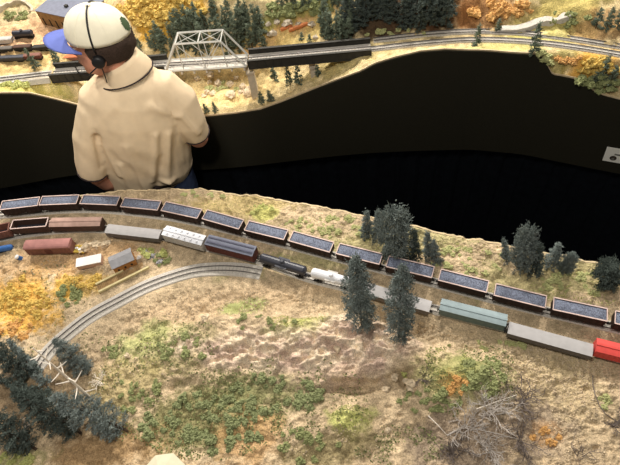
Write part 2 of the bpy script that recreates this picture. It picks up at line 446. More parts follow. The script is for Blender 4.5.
def track(label, pl, z, bed=True, w=.024, name='railway_track'):
    t = thing(name, label, 'track', (pl[len(pl)//2].x, pl[len(pl)//2].y, z)); inv = Matrix.Translation(-t.location)
    pl = resample(pl, .012)
    def fin(bm, n, m, **k):
        bm.transform(inv); o = obj(n, bm, m, t); return o
    if bed:
        bm = bmesh.new(); ribbon(bm, pl, z+.003, w, w+.012, .016); fin(bm, 'ballast', 'ballast')
    bm = bmesh.new()
    for i in range(1, len(pl)-1):
        tt = (pl[i+1]-pl[i-1]).normalized(); a = math.atan2(tt.y, tt.x)
        box(bm, -.0018, .0018, -.015, .015, -.001, .0010, Matrix.Translation((pl[i].x, pl[i].y, z+.003)) @ Matrix.Rotation(a, 4, 'Z'))
    o = fin(bm, 'sleepers', 'sleeper'); 
    for s in (-1, 1):
        q = []
        for i, p in enumerate(pl):
            a = pl[max(0, i-1)]; b = pl[min(len(pl)-1, i+1)]; tt = (b-a).normalized()
            q.append(p+Vector((-tt.y, tt.x))*GAU*s)
        bm = bmesh.new(); ribbon(bm, q, z+.0080, .0009, .0009, .0034); fin(bm, 'rail', 'rail')
    return t
track('track nearest the aisle carrying the coal hopper train', COAL, Z0, w=.016)
track('track carrying the mixed freight train with the red car', SECOND, Z0, w=.016)
track('empty curved branch track on pale ballast before the rocky hill', BRANCH, Z0)
# far track
def fpl(x0, x1, off=0, n=60):
    return [Vector((lerp(x0, x1, i/n), ytr(lerp(x0, x1, i/n))+off)) for i in range(n+1)]
xA = P(52, 72, ZT).x; xB = P(166, 63, ZT).x; xC = P(247, 58, ZT).x; xD = P(371, 47, ZT).x
track('empty track on pale ballast at far left before the first bridge', fpl(-1.8, xA), ZT-.012, w=.024)
track('empty far track curving away right of the girder bridge', fpl(xD, 1.65), ZT-.012, w=.013)
track('second far track running beside the one right of the girder bridge', fpl(xD+.02, 1.65, .052), ZT-.012, w=.013)
ROAD = [hit(x, y) for x, y in ((500, 31), (520, 27), (540, 22.5), (556, 17.5), (572, 12))]

# ---------------------------------------------------------------- bridges
def girder_bridge(x0, x1, label):
    c = Vector(((x0+x1)/2, ytr((x0+x1)/2), ZT)); a = Vector((x0, ytr(x0))); b = Vector((x1, ytr(x1)))
    L = (b-a).length/2; rz = math.atan2(b.y-a.y, b.x-a.x)
    c.x, c.y = (a.x+b.x)/2, (a.y+b.y)/2
    t = thing('girder_bridge', label, 'bridge', c, rz)
    for s in (-1, 1):
        bm = bmesh.new()
        box(bm, -L, L, s*.034-.0015, s*.034+.0015, -.022, .012); box(bm, -L, L, s*.034-.005, s*.034+.005, .012, .0145); box(bm, -L, L, s*.034-.005, s*.034+.005, -.025, -.022)
        k = int(L*2/.03)
        for i in range(k+1):
            x = lerp(-L+.003, L-.003, i/k); box(bm, x-.001, x+.001, s*.034-.0045, s*.034+.0045, -.022, .012)
        obj('girder', bm, 'girder', t)
    bm = bmesh.new(); box(bm, -L, L, -.031, .031, -.018, -.008); obj('deck', bm, 'ballast', t)
    bm = bmesh.new()
    for i in range(int(2*L/.012)):
        x = -L+.006+i*.012; box(bm, x-.002, x+.002, -.017, .017, -.008, -.006)
    obj('sleepers', bm, 'sleeper', t)
    for s in (-1, 1):
        bm = bmesh.new(); box(bm, -L, L, s*GAU-.0009, s*GAU+.0009, -.0065, -.003); obj('rail', bm, 'rail', t)
    return t
girder_bridge(xA, xB, 'dark plate girder bridge behind the person')
girder_bridge(xC+.004, xD, 'long dark plate girder bridge right of the silver truss')
# truss
a = Vector((xB, ytr(xB))); b = Vector((xC, ytr(xC))); L = (b-a).length/2-.002
t = thing('truss_bridge', 'silver grey through truss bridge standing on piers beside the person', 'bridge', ((a.x+b.x)/2, (a.y+b.y)/2, ZT), math.atan2(b.y-a.y, b.x-a.x))
W = .034; HT = .105; Lt = L*.54
for s in (-1, 1):
    bm = bmesh.new()
    bar(bm, (-L, s*W, -.012), (L, s*W, -.012), .0065)
    bar(bm, (-Lt, s*W, HT), (Lt, s*W, HT), .0065)
    for e in (-1, 1):
        bar(bm, (e*L, s*W, -.012), (e*Lt, s*W, HT), .0065)
        bar(bm, (e*Lt, s*W, HT), (e*Lt, s*W, -.012), .0028)
    bar(bm, (0, s*W, HT), (0, s*W, -.012), .0028)
    bar(bm, (-Lt, s*W, HT), (0, s*W, -.012), .0022); bar(bm, (Lt, s*W, HT), (0, s*W, -.012), .0022)
    obj('side_truss', bm, 'silver', t)
bm = bmesh.new()
for x in (-Lt, 0, Lt): bar(bm, (x, -W, HT), (x, W, HT), .0035)
for x0, x1 in ((-Lt, 0), (0, Lt)):
    bar(bm, (x0, -W, HT), (x1, W, HT), .002); bar(bm, (x0, W, HT), (x1, -W, HT), .002)
obj('top_bracing', bm, 'silver', t)
bm = bmesh.new(); box(bm, -L, L, -.03, .03, -.022, -.012)
for i in range(7):
    x = lerp(-L+.01, L-.01, i/6); box(bm, x-.003, x+.003, -W, W, -.032, -.020)
obj('deck', bm, 'ballast', t)
bm = bmesh.new()
for i in range(int(2*L/.012)):
    x = -L+.006+i*.012; box(bm, x-.002, x+.002, -.022, .022, -.0125, -.0108)
obj('sleepers', bm, 'ballast', t)
for s in (-1, 1):
    bm = bmesh.new(); box(bm, -L, L, s*GAU-.0009, s*GAU+.0009, -.0092, -.005); obj('rail', bm, 'rail', t)
def pier(x, wx, wy, label, top=-.04, bx=0):
    y = ytr(x); zg = min(farh(x, y), farh(x+.02, y-.02))-.012
    t = thing('bridge_pier', label, 'pier', (x, y, zg)); h = ZT+top-zg
    bm = bmesh.new(); box(bm, -wx*1.25, wx*1.25, -wy, wy, 0, h, taper=(1.15, 1.2)); obj('shaft', bm, 'concrete', t)
    bm = bmesh.new(); box(bm, -wx*1.5, wx*1.5, -wy*1.15, wy*1.15, h-.001, h+.008); obj('pier_cap', bm, 'concrete', t)
pier(xC, .010, .032, 'tall pale concrete pier under the right end of the truss', -.050)
pier(P(311, 55, ZT).x, .008, .030, 'pale concrete pier under the middle of the long girder bridge', -.050)
pier(xB, .010, .032, 'pale concrete pier under the left end of the truss behind the person', -.050)
# abutment at left
bm = bmesh.new()
p0 = P(20, 82, ZT-.03); p1 = P(52, 79, ZT-.02); p2 = onfascia(66, 96)
bx0, bx1 = p0.x, xA+.01
yA = ytr(xA)-.05
wp = [(lerp(WW0.x, WW1.x, k/3), ywall(lerp(WW0.x, WW1.x, k/3))) for k in range(4)]+[(WW1.x+.016, WW1.y+.03)]; vs = []; fs = []
for i, (x, y) in enumerate(wp):
    zt_ = ZT-.008-(.015 if i == 4 else 0); zb = eh(x)-.12
    vs += [(x, y, zb), (x, y, zt_), (x+.004, y+.012, zt_), (x+.004, y+.012, zb)]
for i in range(len(wp)-1):
    for k in range(4):
        q = i*4+k; r = i*4+(k+1) % 4; fs.append((q, q+4, r+4, r))
n = len(vs); fs += [(0, 1, 2, 3), (n-4, n-3, n-2, n-1)]
tag(obj('retaining_wall', (vs, fs), 'concrete'), 'pale concrete retaining wall below the far left track', 'wall')

# ---------------------------------------------------------------- rolling stock
ZRAIL = Z0+.008
def trucks(t, L, n=2):
    for s in (-1, 1):
        bm = bmesh.new(); c = s*(L/2-.024)
        for k in (-1, 1):
            box(bm, c-.014, c+.014, k*.0115-.0012, k*.0115+.0012, .0035, .008)
            box(bm, c-.004, c+.004, k*.0115-.0016, k*.0115+.0016, .002, .009)
        box(bm, c-.003, c+.003, -.0115, .0115, .005, .010)
        tr = obj('truck', bm, 'under', t)
        for w in (-1, 1):
            bm = bmesh.new()
            tube(bm, [(c+w*.009, -.0098, .0052), (c+w*.009, -.0076, .0052)], .0052, 12)
            tube(bm, [(c+w*.009, .0076, .0052), (c+w*.009, .0098, .0052)], .0052, 12)
            tube(bm, [(c+w*.009, -.0076, .0052), (c+w*.009, .0076, .0052)], .0012, 6)
            obj('wheelset', bm, 'wheel', tr)
    for s in (-1, 1):
        bm = bmesh.new(); box(bm, min(s*L/2, s*(L/2+.007)), max(s*L/2, s*(L/2+.007)), -.002, .002, .0065, .0105)
        box(bm, s*(L/2+.0055)-.002, s*(L/2+.0055)+.002, -.0035, .0025, .006, .0115)
        obj('coupler', bm, 'under', t)
def frame_car(A, B, ztop, name, label, cat='train car', group=None):
    a, b = v2(P(*A, ztop)), v2(P(*B, ztop)); c = (a+b)/2
    t = thing(name, label, cat, (c.x, c.y, ZRAIL), math.atan2((b-a).y, (b-a).x), group)
    return t, (b-a).length
WH = .0195
def open_box(bm, L, W, z0, z1, th=.0012, slope=0):
    # open topped tub with wall thickness, sloping ends
    for s in (-1, 1):
        box(bm, -L/2, L/2, min(s*W, s*(W-th)), max(s*W, s*(W-th)), z0, z1)
        box(bm, min(s*L/2, s*(L/2-th)), max(s*L/2, s*(L/2-th)), -W+th, W-th, z0+slope, z1)
    box(bm, -L/2+th, L/2-th, -W+th, W-th, z0, z0+.002)
def make_hopper(L, Wd=WH, name='coal_hopper'):
    t = thing(name, 'x', 'train car')
    zt = ZHT-ZRAIL
    bm = bmesh.new(); open_box(bm, L, Wd, .016, zt-.001)
    for k in range(9):      # side posts
        x = lerp(-L/2+.002, L/2-.002, k/8)
        for s in (-1, 1): box(bm, x-.0009, x+.0009, min(s*Wd, s*(Wd+.0016)), max(s*Wd, s*(Wd+.0016)), .014, zt-.001)
    for c in (-L*.22, L*.22):   # bays
        for q in (-1, 1): box(bm, c-.013, c+.013, q*Wd*.5-Wd*.42, q*Wd*.5+Wd*.42, .007, .0165, taper=(.45, .8))
    box(bm, -L/2, L/2, -.003, .003, .008, .016)
    obj('body', bm, 'hopper', t)
    bm = bmesh.new()
    for s in (-1, 1):
        box(bm, -L/2-.001, L/2+.001, min(s*(Wd-.0016), s*(Wd+.0018)), max(s*(Wd-.0016), s*(Wd+.0018)), zt-.0012, zt)
        box(bm, s*L/2-.0012, s*L/2+.0012, -Wd, Wd, zt-.0012, zt)
    obj('top_rim', bm, 'rim', t)
    bm = bmesh.new(); n, m = 34, 10; g_ = []
    for i in range(n+1):
        for j in range(m+1):
            x = lerp(-L/2+.0012, L/2-.0012, i/n); y = lerp(-Wd+.0014, Wd-.0014, j/m)
            e = min(1, min(i, n-i)/3, min(j, m-j)/3)
            z = zt-.0035+e*(.0035+.0016*math.cos(x*6*PI/L*1.0))+.0016*noise.noise(Vector((x*260, y*260, L)))*e
            g_.append(bm.verts.new((x, y, z)))
    for i in range(n):
        for j in range(m):
            q = i*(m+1)+j; bm.faces.new((g_[q], g_[q+m+1], g_[q+m+2], g_[q+1]))
    obj('coal_load', bm, 'coal', t, True)
    for s in (-1, 1):
        bm = bmesh.new()
        for k in range(5):
            z = .018+k*.006
            bar(bm, (s*(L/2+.0014), s*Wd*.6, z), (s*(L/2+.0014), s*Wd*.95, z), .0004)
        for q in (.6, .95): bar(bm, (s*(L/2+.0014), s*Wd*q, .016), (s*(L/2+.0014), s*Wd*q, .044), .0004)
        obj('ladder', bm, 'hopper', t)
    trucks(t, L)
    return t
lens = [(P(*a, ZHT)-P(*b, ZHT)).length for a, b in COAL_ENDS[:-1]]
HL = sum(lens)/len(lens)-.001
hop = make_hopper(HL)
HOPL = ['coal filled brown hopper at the left edge of the photo, first of its train',
 'second coal hopper from the left edge, above the open black gondola',
 'third coal hopper from the left, above the tan roofed car, below the left arm',
 'fourth coal hopper from the left, directly below the back of the ivory shirt',
 'fifth coal hopper from the left, above the white covered car\'s left end',
 'sixth coal hopper from the left, above the gap of white and slate cars',
 'seventh coal hopper from the left, above the slate roofed car\'s right end',
 'eighth coal hopper from the left, above the black tank car\'s right end',
 'ninth coal hopper from the left, just above the left foreground conifer',
 'tenth coal hopper from the left, just above the right foreground conifer',
 'eleventh coal hopper from the left, above the left end of pale teal car',
 'twelfth coal hopper, above the right end of the pale teal car',
 'thirteenth coal hopper, above the right end of the long flat grey car',
 'coal hopper cut off by the right edge of the photo']
for i, (A, B) in enumerate(COAL_ENDS):
    o = hop if i == 0 else copy_tree(hop)
    a, b = v2(P(*A, ZHT)), v2(P(*B, ZHT)); c = (a+b)/2
    if i == len(COAL_ENDS)-1: c = a+(b-a).normalized()*HL/2
    o.location = (c.x, c.y, ZRAIL); o.rotation_euler = (0, 0, math.atan2((b-a).y, (b-a).x))
    tag(o, HOPL[i], 'train car', 'coal hoppers of the long coal train')

def roof_car(A, B, h, name, label, roof, side, W=.0175, ridge=.003, hatches=0, ribs=True, walk=True, roof2=None, name_roof='roof'):
    t, L = frame_car(A, B, ZRAIL+h, name, label, 'train car')
    zb = h-ridge-.002
    bm = bmesh.new(); box(bm, -L/2, L/2, -W, W, .012, zb)
    if ribs:
        k = max(6, int(L/.012))
        for i in range(k+1):
            x = lerp(-L/2+.001, L/2-.001, i/k)
            for s in (-1, 1): box(bm, x-.0006, x+.0006, min(s*W, s*(W+.001)), max(s*W, s*(W+.001)), .012, zb)
    box(bm, -L/2, L/2, -.004, .004, .006, .012)
    obj('body', bm, side, t)
    bm = bmesh.new(); n = 6; prof = []
    for k in range(n+1):
        u = -1+2*k/n; prof.append((u*(W+.0012), zb+ridge*(1-abs(u)**1.5)))
    prof = [(-W-.0012, zb-.001)]+prof+[(W+.0012, zb-.001)]
    r = [[bm.verts.new((x, y, z)) for y, z in prof] for x in (-L/2-.0008, L/2+.0008)]
    m = len(prof)
    for k in range(m): bm.faces.new((r[0][k], r[1][k], r[1][(k+1) % m], r[0][(k+1) % m]))
    bm.faces.new(r[0]); bm.faces.new(r[1])
    obj(name_roof, bm, roof, t)
    if walk:
        bm = bmesh.new(); box(bm, -L/2-.002, L/2+.002, -.003, .003, zb+ridge+.0004, zb+ridge+.0016)
        obj('roof_walk', bm, roof2 or roof, t)
    for k in range(hatches):
        x = lerp(-L*.38, L*.38, k/(hatches-1))
        for s in (-1, 1):
            bm = bmesh.new(); tube(bm, [(x, s*W*.55, zb), (x, s*W*.55, zb+ridge+.0022)], .0034, 10); obj('hatch', bm, roof, t)
    trucks(t, L)
    return t, L, W, zb
# open gondolas
def gondola(A, B, h, label, side, rimm, inner='tank_black'):
    t, L = frame_car(A, B, ZRAIL+h, 'gondola', label)
    bm = bmesh.new(); open_box(bm, L, .0185, .012, h)
    for i in range(12):
        x = lerp(-L/2+.001, L/2-.001, i/11)
        for s in (-1, 1): box(bm, x-.0007, x+.0007, min(s*.0185, s*.0198), max(s*.0185, s*.0198), .012, h-.001)
    obj('body', bm, side, t)
    bm = bmesh.new(); box(bm, -L/2+.0015, L/2-.0015, -.017, .017, .0138, .015); obj('floor_plate', bm, inner, t)
    bm = bmesh.new()
    for s in (-1, 1):
        box(bm, -L/2-.001, L/2+.001, min(s*.0168, s*.0205), max(s*.0168, s*.0205), h-.001, h+.0004)
        box(bm, s*L/2-.0018, s*L/2+.0018, -.0185, .0185, h-.001, h+.0004)
    obj('top_rim', bm, rimm, t); trucks(t, L)
gondola((-36, 236), (8.5, 226.5), .046, 'rusty brown gondola cut off by the left photo edge', 'rust', 'rust')
gondola((11.5, 224.5), (47, 221.7), .046, 'empty black inside open gondola with a greyish pink rim', 'brown_side', 'rim')
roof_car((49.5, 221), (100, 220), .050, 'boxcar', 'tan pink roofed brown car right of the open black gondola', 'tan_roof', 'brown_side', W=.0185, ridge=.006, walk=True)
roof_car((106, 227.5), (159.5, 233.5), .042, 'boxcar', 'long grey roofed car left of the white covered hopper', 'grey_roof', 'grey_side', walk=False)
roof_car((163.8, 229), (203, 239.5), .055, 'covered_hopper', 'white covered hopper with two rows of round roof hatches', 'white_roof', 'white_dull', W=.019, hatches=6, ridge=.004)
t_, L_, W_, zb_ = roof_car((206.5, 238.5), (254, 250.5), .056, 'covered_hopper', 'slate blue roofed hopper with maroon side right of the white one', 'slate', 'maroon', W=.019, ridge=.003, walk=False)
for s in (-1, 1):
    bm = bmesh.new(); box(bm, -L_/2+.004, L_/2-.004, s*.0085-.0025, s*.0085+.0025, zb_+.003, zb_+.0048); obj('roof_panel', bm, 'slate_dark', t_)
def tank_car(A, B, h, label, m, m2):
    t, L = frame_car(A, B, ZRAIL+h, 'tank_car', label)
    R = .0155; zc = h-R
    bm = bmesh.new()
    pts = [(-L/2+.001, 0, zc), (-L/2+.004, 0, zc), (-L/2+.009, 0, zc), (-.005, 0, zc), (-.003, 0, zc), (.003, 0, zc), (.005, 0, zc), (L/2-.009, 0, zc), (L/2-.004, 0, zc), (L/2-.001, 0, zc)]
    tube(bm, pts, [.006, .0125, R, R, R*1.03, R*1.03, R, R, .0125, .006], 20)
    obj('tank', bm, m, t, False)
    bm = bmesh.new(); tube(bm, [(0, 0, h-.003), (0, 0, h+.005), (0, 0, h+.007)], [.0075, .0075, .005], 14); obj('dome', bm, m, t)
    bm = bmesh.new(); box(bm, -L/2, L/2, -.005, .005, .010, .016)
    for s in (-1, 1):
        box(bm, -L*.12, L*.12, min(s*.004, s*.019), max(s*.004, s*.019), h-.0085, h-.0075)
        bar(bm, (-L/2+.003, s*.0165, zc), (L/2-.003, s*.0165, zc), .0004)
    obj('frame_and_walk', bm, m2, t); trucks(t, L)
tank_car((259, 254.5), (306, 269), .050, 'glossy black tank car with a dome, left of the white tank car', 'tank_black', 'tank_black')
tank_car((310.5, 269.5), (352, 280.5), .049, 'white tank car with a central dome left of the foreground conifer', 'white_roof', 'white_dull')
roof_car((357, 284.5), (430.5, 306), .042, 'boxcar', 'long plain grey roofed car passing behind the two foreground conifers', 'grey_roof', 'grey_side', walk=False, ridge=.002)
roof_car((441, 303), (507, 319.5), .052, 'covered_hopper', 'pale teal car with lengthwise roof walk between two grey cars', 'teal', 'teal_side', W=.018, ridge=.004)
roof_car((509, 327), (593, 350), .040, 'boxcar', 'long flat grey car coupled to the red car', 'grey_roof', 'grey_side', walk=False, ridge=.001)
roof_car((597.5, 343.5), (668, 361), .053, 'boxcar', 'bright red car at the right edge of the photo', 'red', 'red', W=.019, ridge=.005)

# ---------------------------------------------------------------- siding yard, near left
def gpt(px, py, dz=0): p = hit(px, py); p.z += dz; return p
def line_thing(name, label, cat, A, B, z, group=None):
    a, b = P(*A, z), P(*B, z); c = (a+b)/2
    t = thing(name, label, cat, (c.x, c.y, nearh(c.x, c.y)), math.atan2((b-a).y, (b-a).x), group)
    return t, (b-a).length
t, L = line_thing('boxcar', 'old maroon boxcar body standing on the ground left of the white trailer', 'train car', (25.5, 245), (70, 243), Z0+.046)
bm = bmesh.new(); box(bm, -L/2, L/2, -.019, .019, .004, .038)
for i in range(12):
    x = lerp(-L/2+.002, L/2-.002, i/11)
    for s in (-1, 1): box(bm, x-.0006, x+.0006, min(s*.019, s*.0200), max(s*.019, s*.0200), .004, .038)
obj('body', bm, 'rust', t)
bm = bmesh.new(); tube(bm, [(-L/2-.001, 0, .038), (L/2+.001, 0, .038)], [(.0205, .008)]*2, 16, ell=Vector((0, 1, 0))); obj('roof', bm, mat('maroon roof', (160, 112, 106), .7, .12, 60), t)
bm = bmesh.new(); box(bm, -.012, .012, -.0205, -.019, .006, .030); obj('door', bm, 'maroon', t)
t, L = line_thing('flatcar', 'short yellow flatcar loaded with white crates right of the maroon boxcar', 'train car', (71, 247.5), (84, 248), Z0+.018)
bm = bmesh.new(); box(bm, -L/2, L/2, -.014, .014, .010, .014)
for s in (-1, 1): box(bm, -L/2, L/2, s*.013-.001, s*.013+.001, .014, .018)
obj('deck', bm, 'yellow', t)
bm = bmesh.new(); box(bm, -L*.3, L*.3, -.010, .010, .0, .010); obj('underframe', bm, 'under', t)
for dx, dy, r, lab in ((-.006, .002, .005, 'white crate at the left on the yellow flatcar'), (.008, -.003, .006, 'white crate at the right on the yellow flatcar')):
    c = t.matrix_basis @ Vector((dx, dy, .014))
    bm = bmesh.new(); box(bm, -r, r, -r*.7, r*.7, 0, r*1.1, taper=(.9, .9)); o = obj('crate', bm, 'white', None); o.location = c; tag(o, lab, 'crate', 'white crates on the flatcar')
# white trailer
t, L = line_thing('trailer', 'white road trailer parked between maroon boxcar and grey roofed shed', 'trailer', (76, 262.5), (100.5, 257.5), Z0+.027)
bm = bmesh.new(); box(bm, -L/2, L/2, -.0165, .0165, .006, .024); obj('body', bm, 'pinkish', t)
bm = bmesh.new(); box(bm, -L/2-.0008, L/2+.0008, -.0175, .0175, .024, .027); obj('roof', bm, 'white', t)
for x in (-L*.32, L*.30, L*.40):
    for s in (-1, 1):
        bm = bmesh.new(); tube(bm, [(x, s*.0125, .0035), (x, s*.0160, .0035)], .0036, 10); obj('wheel', bm, 'under', t)
# shed with grey gable roof
t, L = line_thing('shed', 'small tan walled shed with a grey gable roof beside the ramp', 'building', (109.5, 262), (131, 252.5), Z0+.046)
bm = bmesh.new(); Wd = .024; vs = [(-L/2, -Wd, 0), (-L/2, Wd, 0), (-L/2, Wd, .034), (-L/2, 0, .044), (-L/2, -Wd, .034)]
r0 = [bm.verts.new(v) for v in vs]; r1 = [bm.verts.new((-v[0], v[1], v[2])) for v in vs]
for k in range(5): bm.faces.new((r0[k], r0[(k+1) % 5], r1[(k+1) % 5], r1[k]))
bm.faces.new(r0); bm.faces.new(r1); obj('wall', bm, 'shed_wall', t)
for s in (-1, 1):
    bm = bmesh.new()
    a = [(-L/2-.002, 0, .0445), (L/2+.002, 0, .0445), (L/2+.002, s*(Wd+.003), .0335), (-L/2-.002, s*(Wd+.003), .0335)]
    lo = [bm.verts.new(v) for v in a]; hi = [bm.verts.new((v[0], v[1], v[2]+.0018)) for v in a]
    bm.faces.new(lo); bm.faces.new(hi)
    for k in range(4): bm.faces.new((lo[k], lo[(k+1) % 4], hi[(k+1) % 4], hi[k]))
    obj('roof_slope', bm, 'shed_roof', t)
for k in range(3):
    bm = bmesh.new(); x = lerp(-L*.3, L*.3, k/2); box(bm, x-.003, x+.003, -Wd-.0008, -Wd, .010, .019); obj('window', bm, 'under', t)
# loading ramp
t, L = line_thing('loading_ramp', 'long timber loading ramp with pale edge beams by the curved track', 'ramp', (97, 288), (147, 263), Z0+.010)
bm = bmesh.new()
for k in range(30):
    x = lerp(-L/2+.002, L/2-.004, k/29); box(bm, x-.0022, x+.0022, -.014, .016, .004, .0075)
obj('deck', bm, 'wood', t)
for y, sc, nm in ((-.0160, 1, 'edge_beam'), (.0175, .55, 'edge_beam')):
    bm = bmesh.new(); box(bm, -L/2, -L/2+L*sc, y-.0034, y+.0034, .003, .012); obj(nm, bm, 'pale_wood', t)
for x in (-L*.42, -L*.1, L*.2, L*.44):
    bm = bmesh.new(); box(bm, x-.002, x+.002, -.010, .012, -.003, .004); obj('trestle', bm, 'wood', t)
# blue car body, drum, rubble
t, L = line_thing('tank_wagon', 'blue wagon cut off by the left photo edge beside the maroon boxcar', 'wagon', (-18, 250), (11, 245), Z0+.024)
bm = bmesh.new(); tube(bm, [(-L/2, 0, .016), (-L/2+.006, 0, .016), (L/2-.006, 0, .016), (L/2, 0, .016)], [.006, .011, .011, .006], 16); obj('tank', bm, 'blue', t, False)
bm = bmesh.new(); box(bm, -L/2, L/2, -.006, .006, 0, .006); obj('cradle', bm, 'under', t)
p = gpt(21, 258.5)
t = thing('drum', 'small blue drum with a white lid left of the maroon boxcar', 'drum', p); t.rotation_euler = (.1, -.35, 0)
bm = bmesh.new(); tube(bm, [(0, 0, -.001), (0, 0, .016)], .0075, 16); obj('barrel', bm, 'blue', t)
bm = bmesh.new(); tube(bm, [(0, 0, .016), (0, 0, .020), (0, 0, .022)], [.0082, .0082, .005], 16); obj('lid', bm, 'white', t)
def rock(px, py, r, label, m='stone', group=None, sq=(1, 1, .65), nm='boulder'):
    p = gpt(px, py)
    bm = bmesh.new(); blob(bm, (0, 0, r*.25), r, 3, .5, sq); o = obj(nm, bm, m); o.location = p; o.rotation_euler.z = random.random()*6
    return tag(o, label, 'rock', group)
for x, y, r, l in ((86, 249, .018, 'pale rubble heap left of the shed below the tan roofed car'), (97, 246, .016, 'pale rubble heap in the middle behind the shed'), (106, 244, .017, 'pale rubble heap nearest the long grey roofed car')):
    rock(x, y, r, l, 'stone', None, (1.2, .9, .7), 'rubble_heap')
rock(131, 255, .006, 'small white rock behind the shed roof corner', 'white_dull')
rock(139, 257.5, .007, 'larger white rock at the end of the timber ramp', 'white_dull')
for x, y, r, l in ((152, 257, .012, 'grey rock among yellow bushes below the grey roofed car'), (160, 262, .010, 'lower grey rock among yellow bushes by the curved track'), (146, 253, .009, 'upper small grey rock among yellow bushes')):
    rock(x, y, r, l, 'grey_stone')
for x, y, r, l in ((410, 385, .016, 'pale boulder right of the cliff foot on the hill'), (388, 430, .008, 'small white boulder on the brown slope below the cliff'), (338, 349, .010, 'dark boulder set in the upper face of the hill'), (205, 318, .012, 'pinkish boulder on the hill crest left of the grass'), (127, 356, .008, 'tan boulder beside the end of the branch track'), (395, 377, .010, 'rounded boulder tucked in the cliff notch'), (386, 390, .009, 'small boulder at the foot of the cliff')):
    rock(x, y, r, l)
# pale hipped roof hut at bottom edge
p = P(161, 476, Z0+.05); zg = nearh(p.x, p.y)
t = thing('hut', 'pale cream roofed octagonal hut cut off by the bottom edge', 'building', (p.x, p.y, zg), .35)
bm = bmesh.new(); tube(bm, [(0, 0, -.01), (0, 0, .035)], .052, 8); obj('wall', bm, 'pale_wood', t)
bm = bmesh.new(); tube(bm, [(0, 0, .034), (0, 0, .038), (0, 0, .062)], [.062, .061, .008], 8); obj('roof', bm, mat('cream roof', (206, 198, 172), .8, .05, 60), t)

# ---------------------------------------------------------------- plants
def conifer_mesh(n, seed, shape='cone', leaf=.05, asp=.3):
    """needle sprays set along drooping branches; asp = radius / height of the tree it serves"""
    rnd = random.Random(seed); vs = []; fs = []
    nb = max(36, n//34)
    for b in range(nb):
        z = .04+.95*((b+rnd.random())/nb)**(1.1 if shape == 'cone' else .95)
        if shape == 'cone': R = (1-z)**.8*.95+.06
        elif shape == 'column': R = min(1, (1-z)*2.6+.10)*min(1, .6+z*2.2)
        else: R = math.sqrt(max(.02, 1-(1.9*z-.95)**2))*.92+.1
        R *= rnd.uniform(.55, 1.18); a = rnd.random()*2*PI
        dirv = Vector((math.cos(a), math.sin(a), rnd.uniform(-.25, .15)))
        m = int(n/nb*(.4+R))
        for i in range(m):
            q = .12+.88*rnd.random()**.6
            j = .13*(1.15-q)+.05
            c = Vector((dirv.x*R*q+rnd.gauss(0, j), dirv.y*R*q+rnd.gauss(0, j), z+dirv.z*R*q*asp+rnd.gauss(0, j*asp*.8)))
            s = leaf*rnd.uniform(.5, 1.4)
            d = Vector((dirv.x+rnd.gauss(0, .6), dirv.y+rnd.gauss(0, .6), rnd.gauss(.15, .6))).normalized()
            u = d.orthogonal().normalized(); w = d.cross(u); k = len(vs)
            for p in (d*s*1.8, u*s*.34, -u*s*.2+w*s*.3, -u*s*.2-w*s*.3):
                vs.append((c.x+p.x, c.y+p.y, c.z+p.z*asp))
            fs += [(k, k+1, k+2), (k, k+2, k+3), (k, k+3, k+1), (k+1, k+3, k+2)]
    return vs, fs
def trunk_mesh():
    bm = bmesh.new(); tube(bm, [(0, 0, -.04), (0, 0, .3), (0, 0, .97)], [.10, .07, .012], 7); return bm
PROTO = {}
def proto(kind, m, i):
    k = (kind, m, i)
    if k not in PROTO:
        n, leaf, shp, asp = {'near': (2600, .11, 'cone', .25), 'near_col': (7500, .075, 'column', .2), 'bushy': (5500, .075, 'round', .5), 'far': (900, .20, 'cone', .18)}[kind]
        me = bpy.data.meshes.new('foliage'); a_, b_ = conifer_mesh(n, i*7+3, shp, leaf, asp); me.from_pydata(a_, [], b_)
        me.materials.append(M[m])
        tm = bpy.data.meshes.new('trunk'); b = trunk_mesh(); b.to_mesh(tm); b.free(); tm.materials.append(M['bark'])
        PROTO[k] = (me, tm)
    return PROTO[k]
def conifer(base, R, h=None, tip=None, kind='near', m='needle', label='', group=None, name='conifer', var=None):
    b = hit(*base) if not isinstance(base, Vector) else base
    if tip:
        d = ray(*tip).normalized(); o = Vector((0, 0, H)); w = o-b
        bb = d.z; dd = w.dot(d); ee = w.z
        t = (bb*ee-dd)/(1-bb*bb); tp = o+d*t
        if h: # lean the tree so its tip has this height
            tp = P(tip[0], tip[1], b.z+h)
    else: tp = b+Vector((random.uniform(-.05, .05)*h, random.uniform(-.05, .05)*h, h))
    ax = tp-b; L = ax.length
    me, tm = proto(kind, m, var if var is not None else random.randrange(4))
    r = thing(name, label, 'tree', b, 0, group)
    r.rotation_euler = (Vector((0, 0, 1)).rotation_difference(ax.normalized()).to_matrix() @ Matrix.Rotation(random.random()*6.28, 3, 'Z')).to_euler()
    r.scale = (R, R, L)
    for nm, mm in (('foliage', me), ('trunk', tm)):
        o = bpy.data.objects.new(nm, mm); col.objects.link(o); o.parent = r
    return r
conifer((362, 327), .039, tip=(355, 256), kind='near_col', label='left of the two tall blue green conifers in front of the freight train', var=0)
conifer((399, 338), .037, tip=(402, 266), kind='near_col', label='right of the two tall blue green conifers in front of the freight train', var=1)
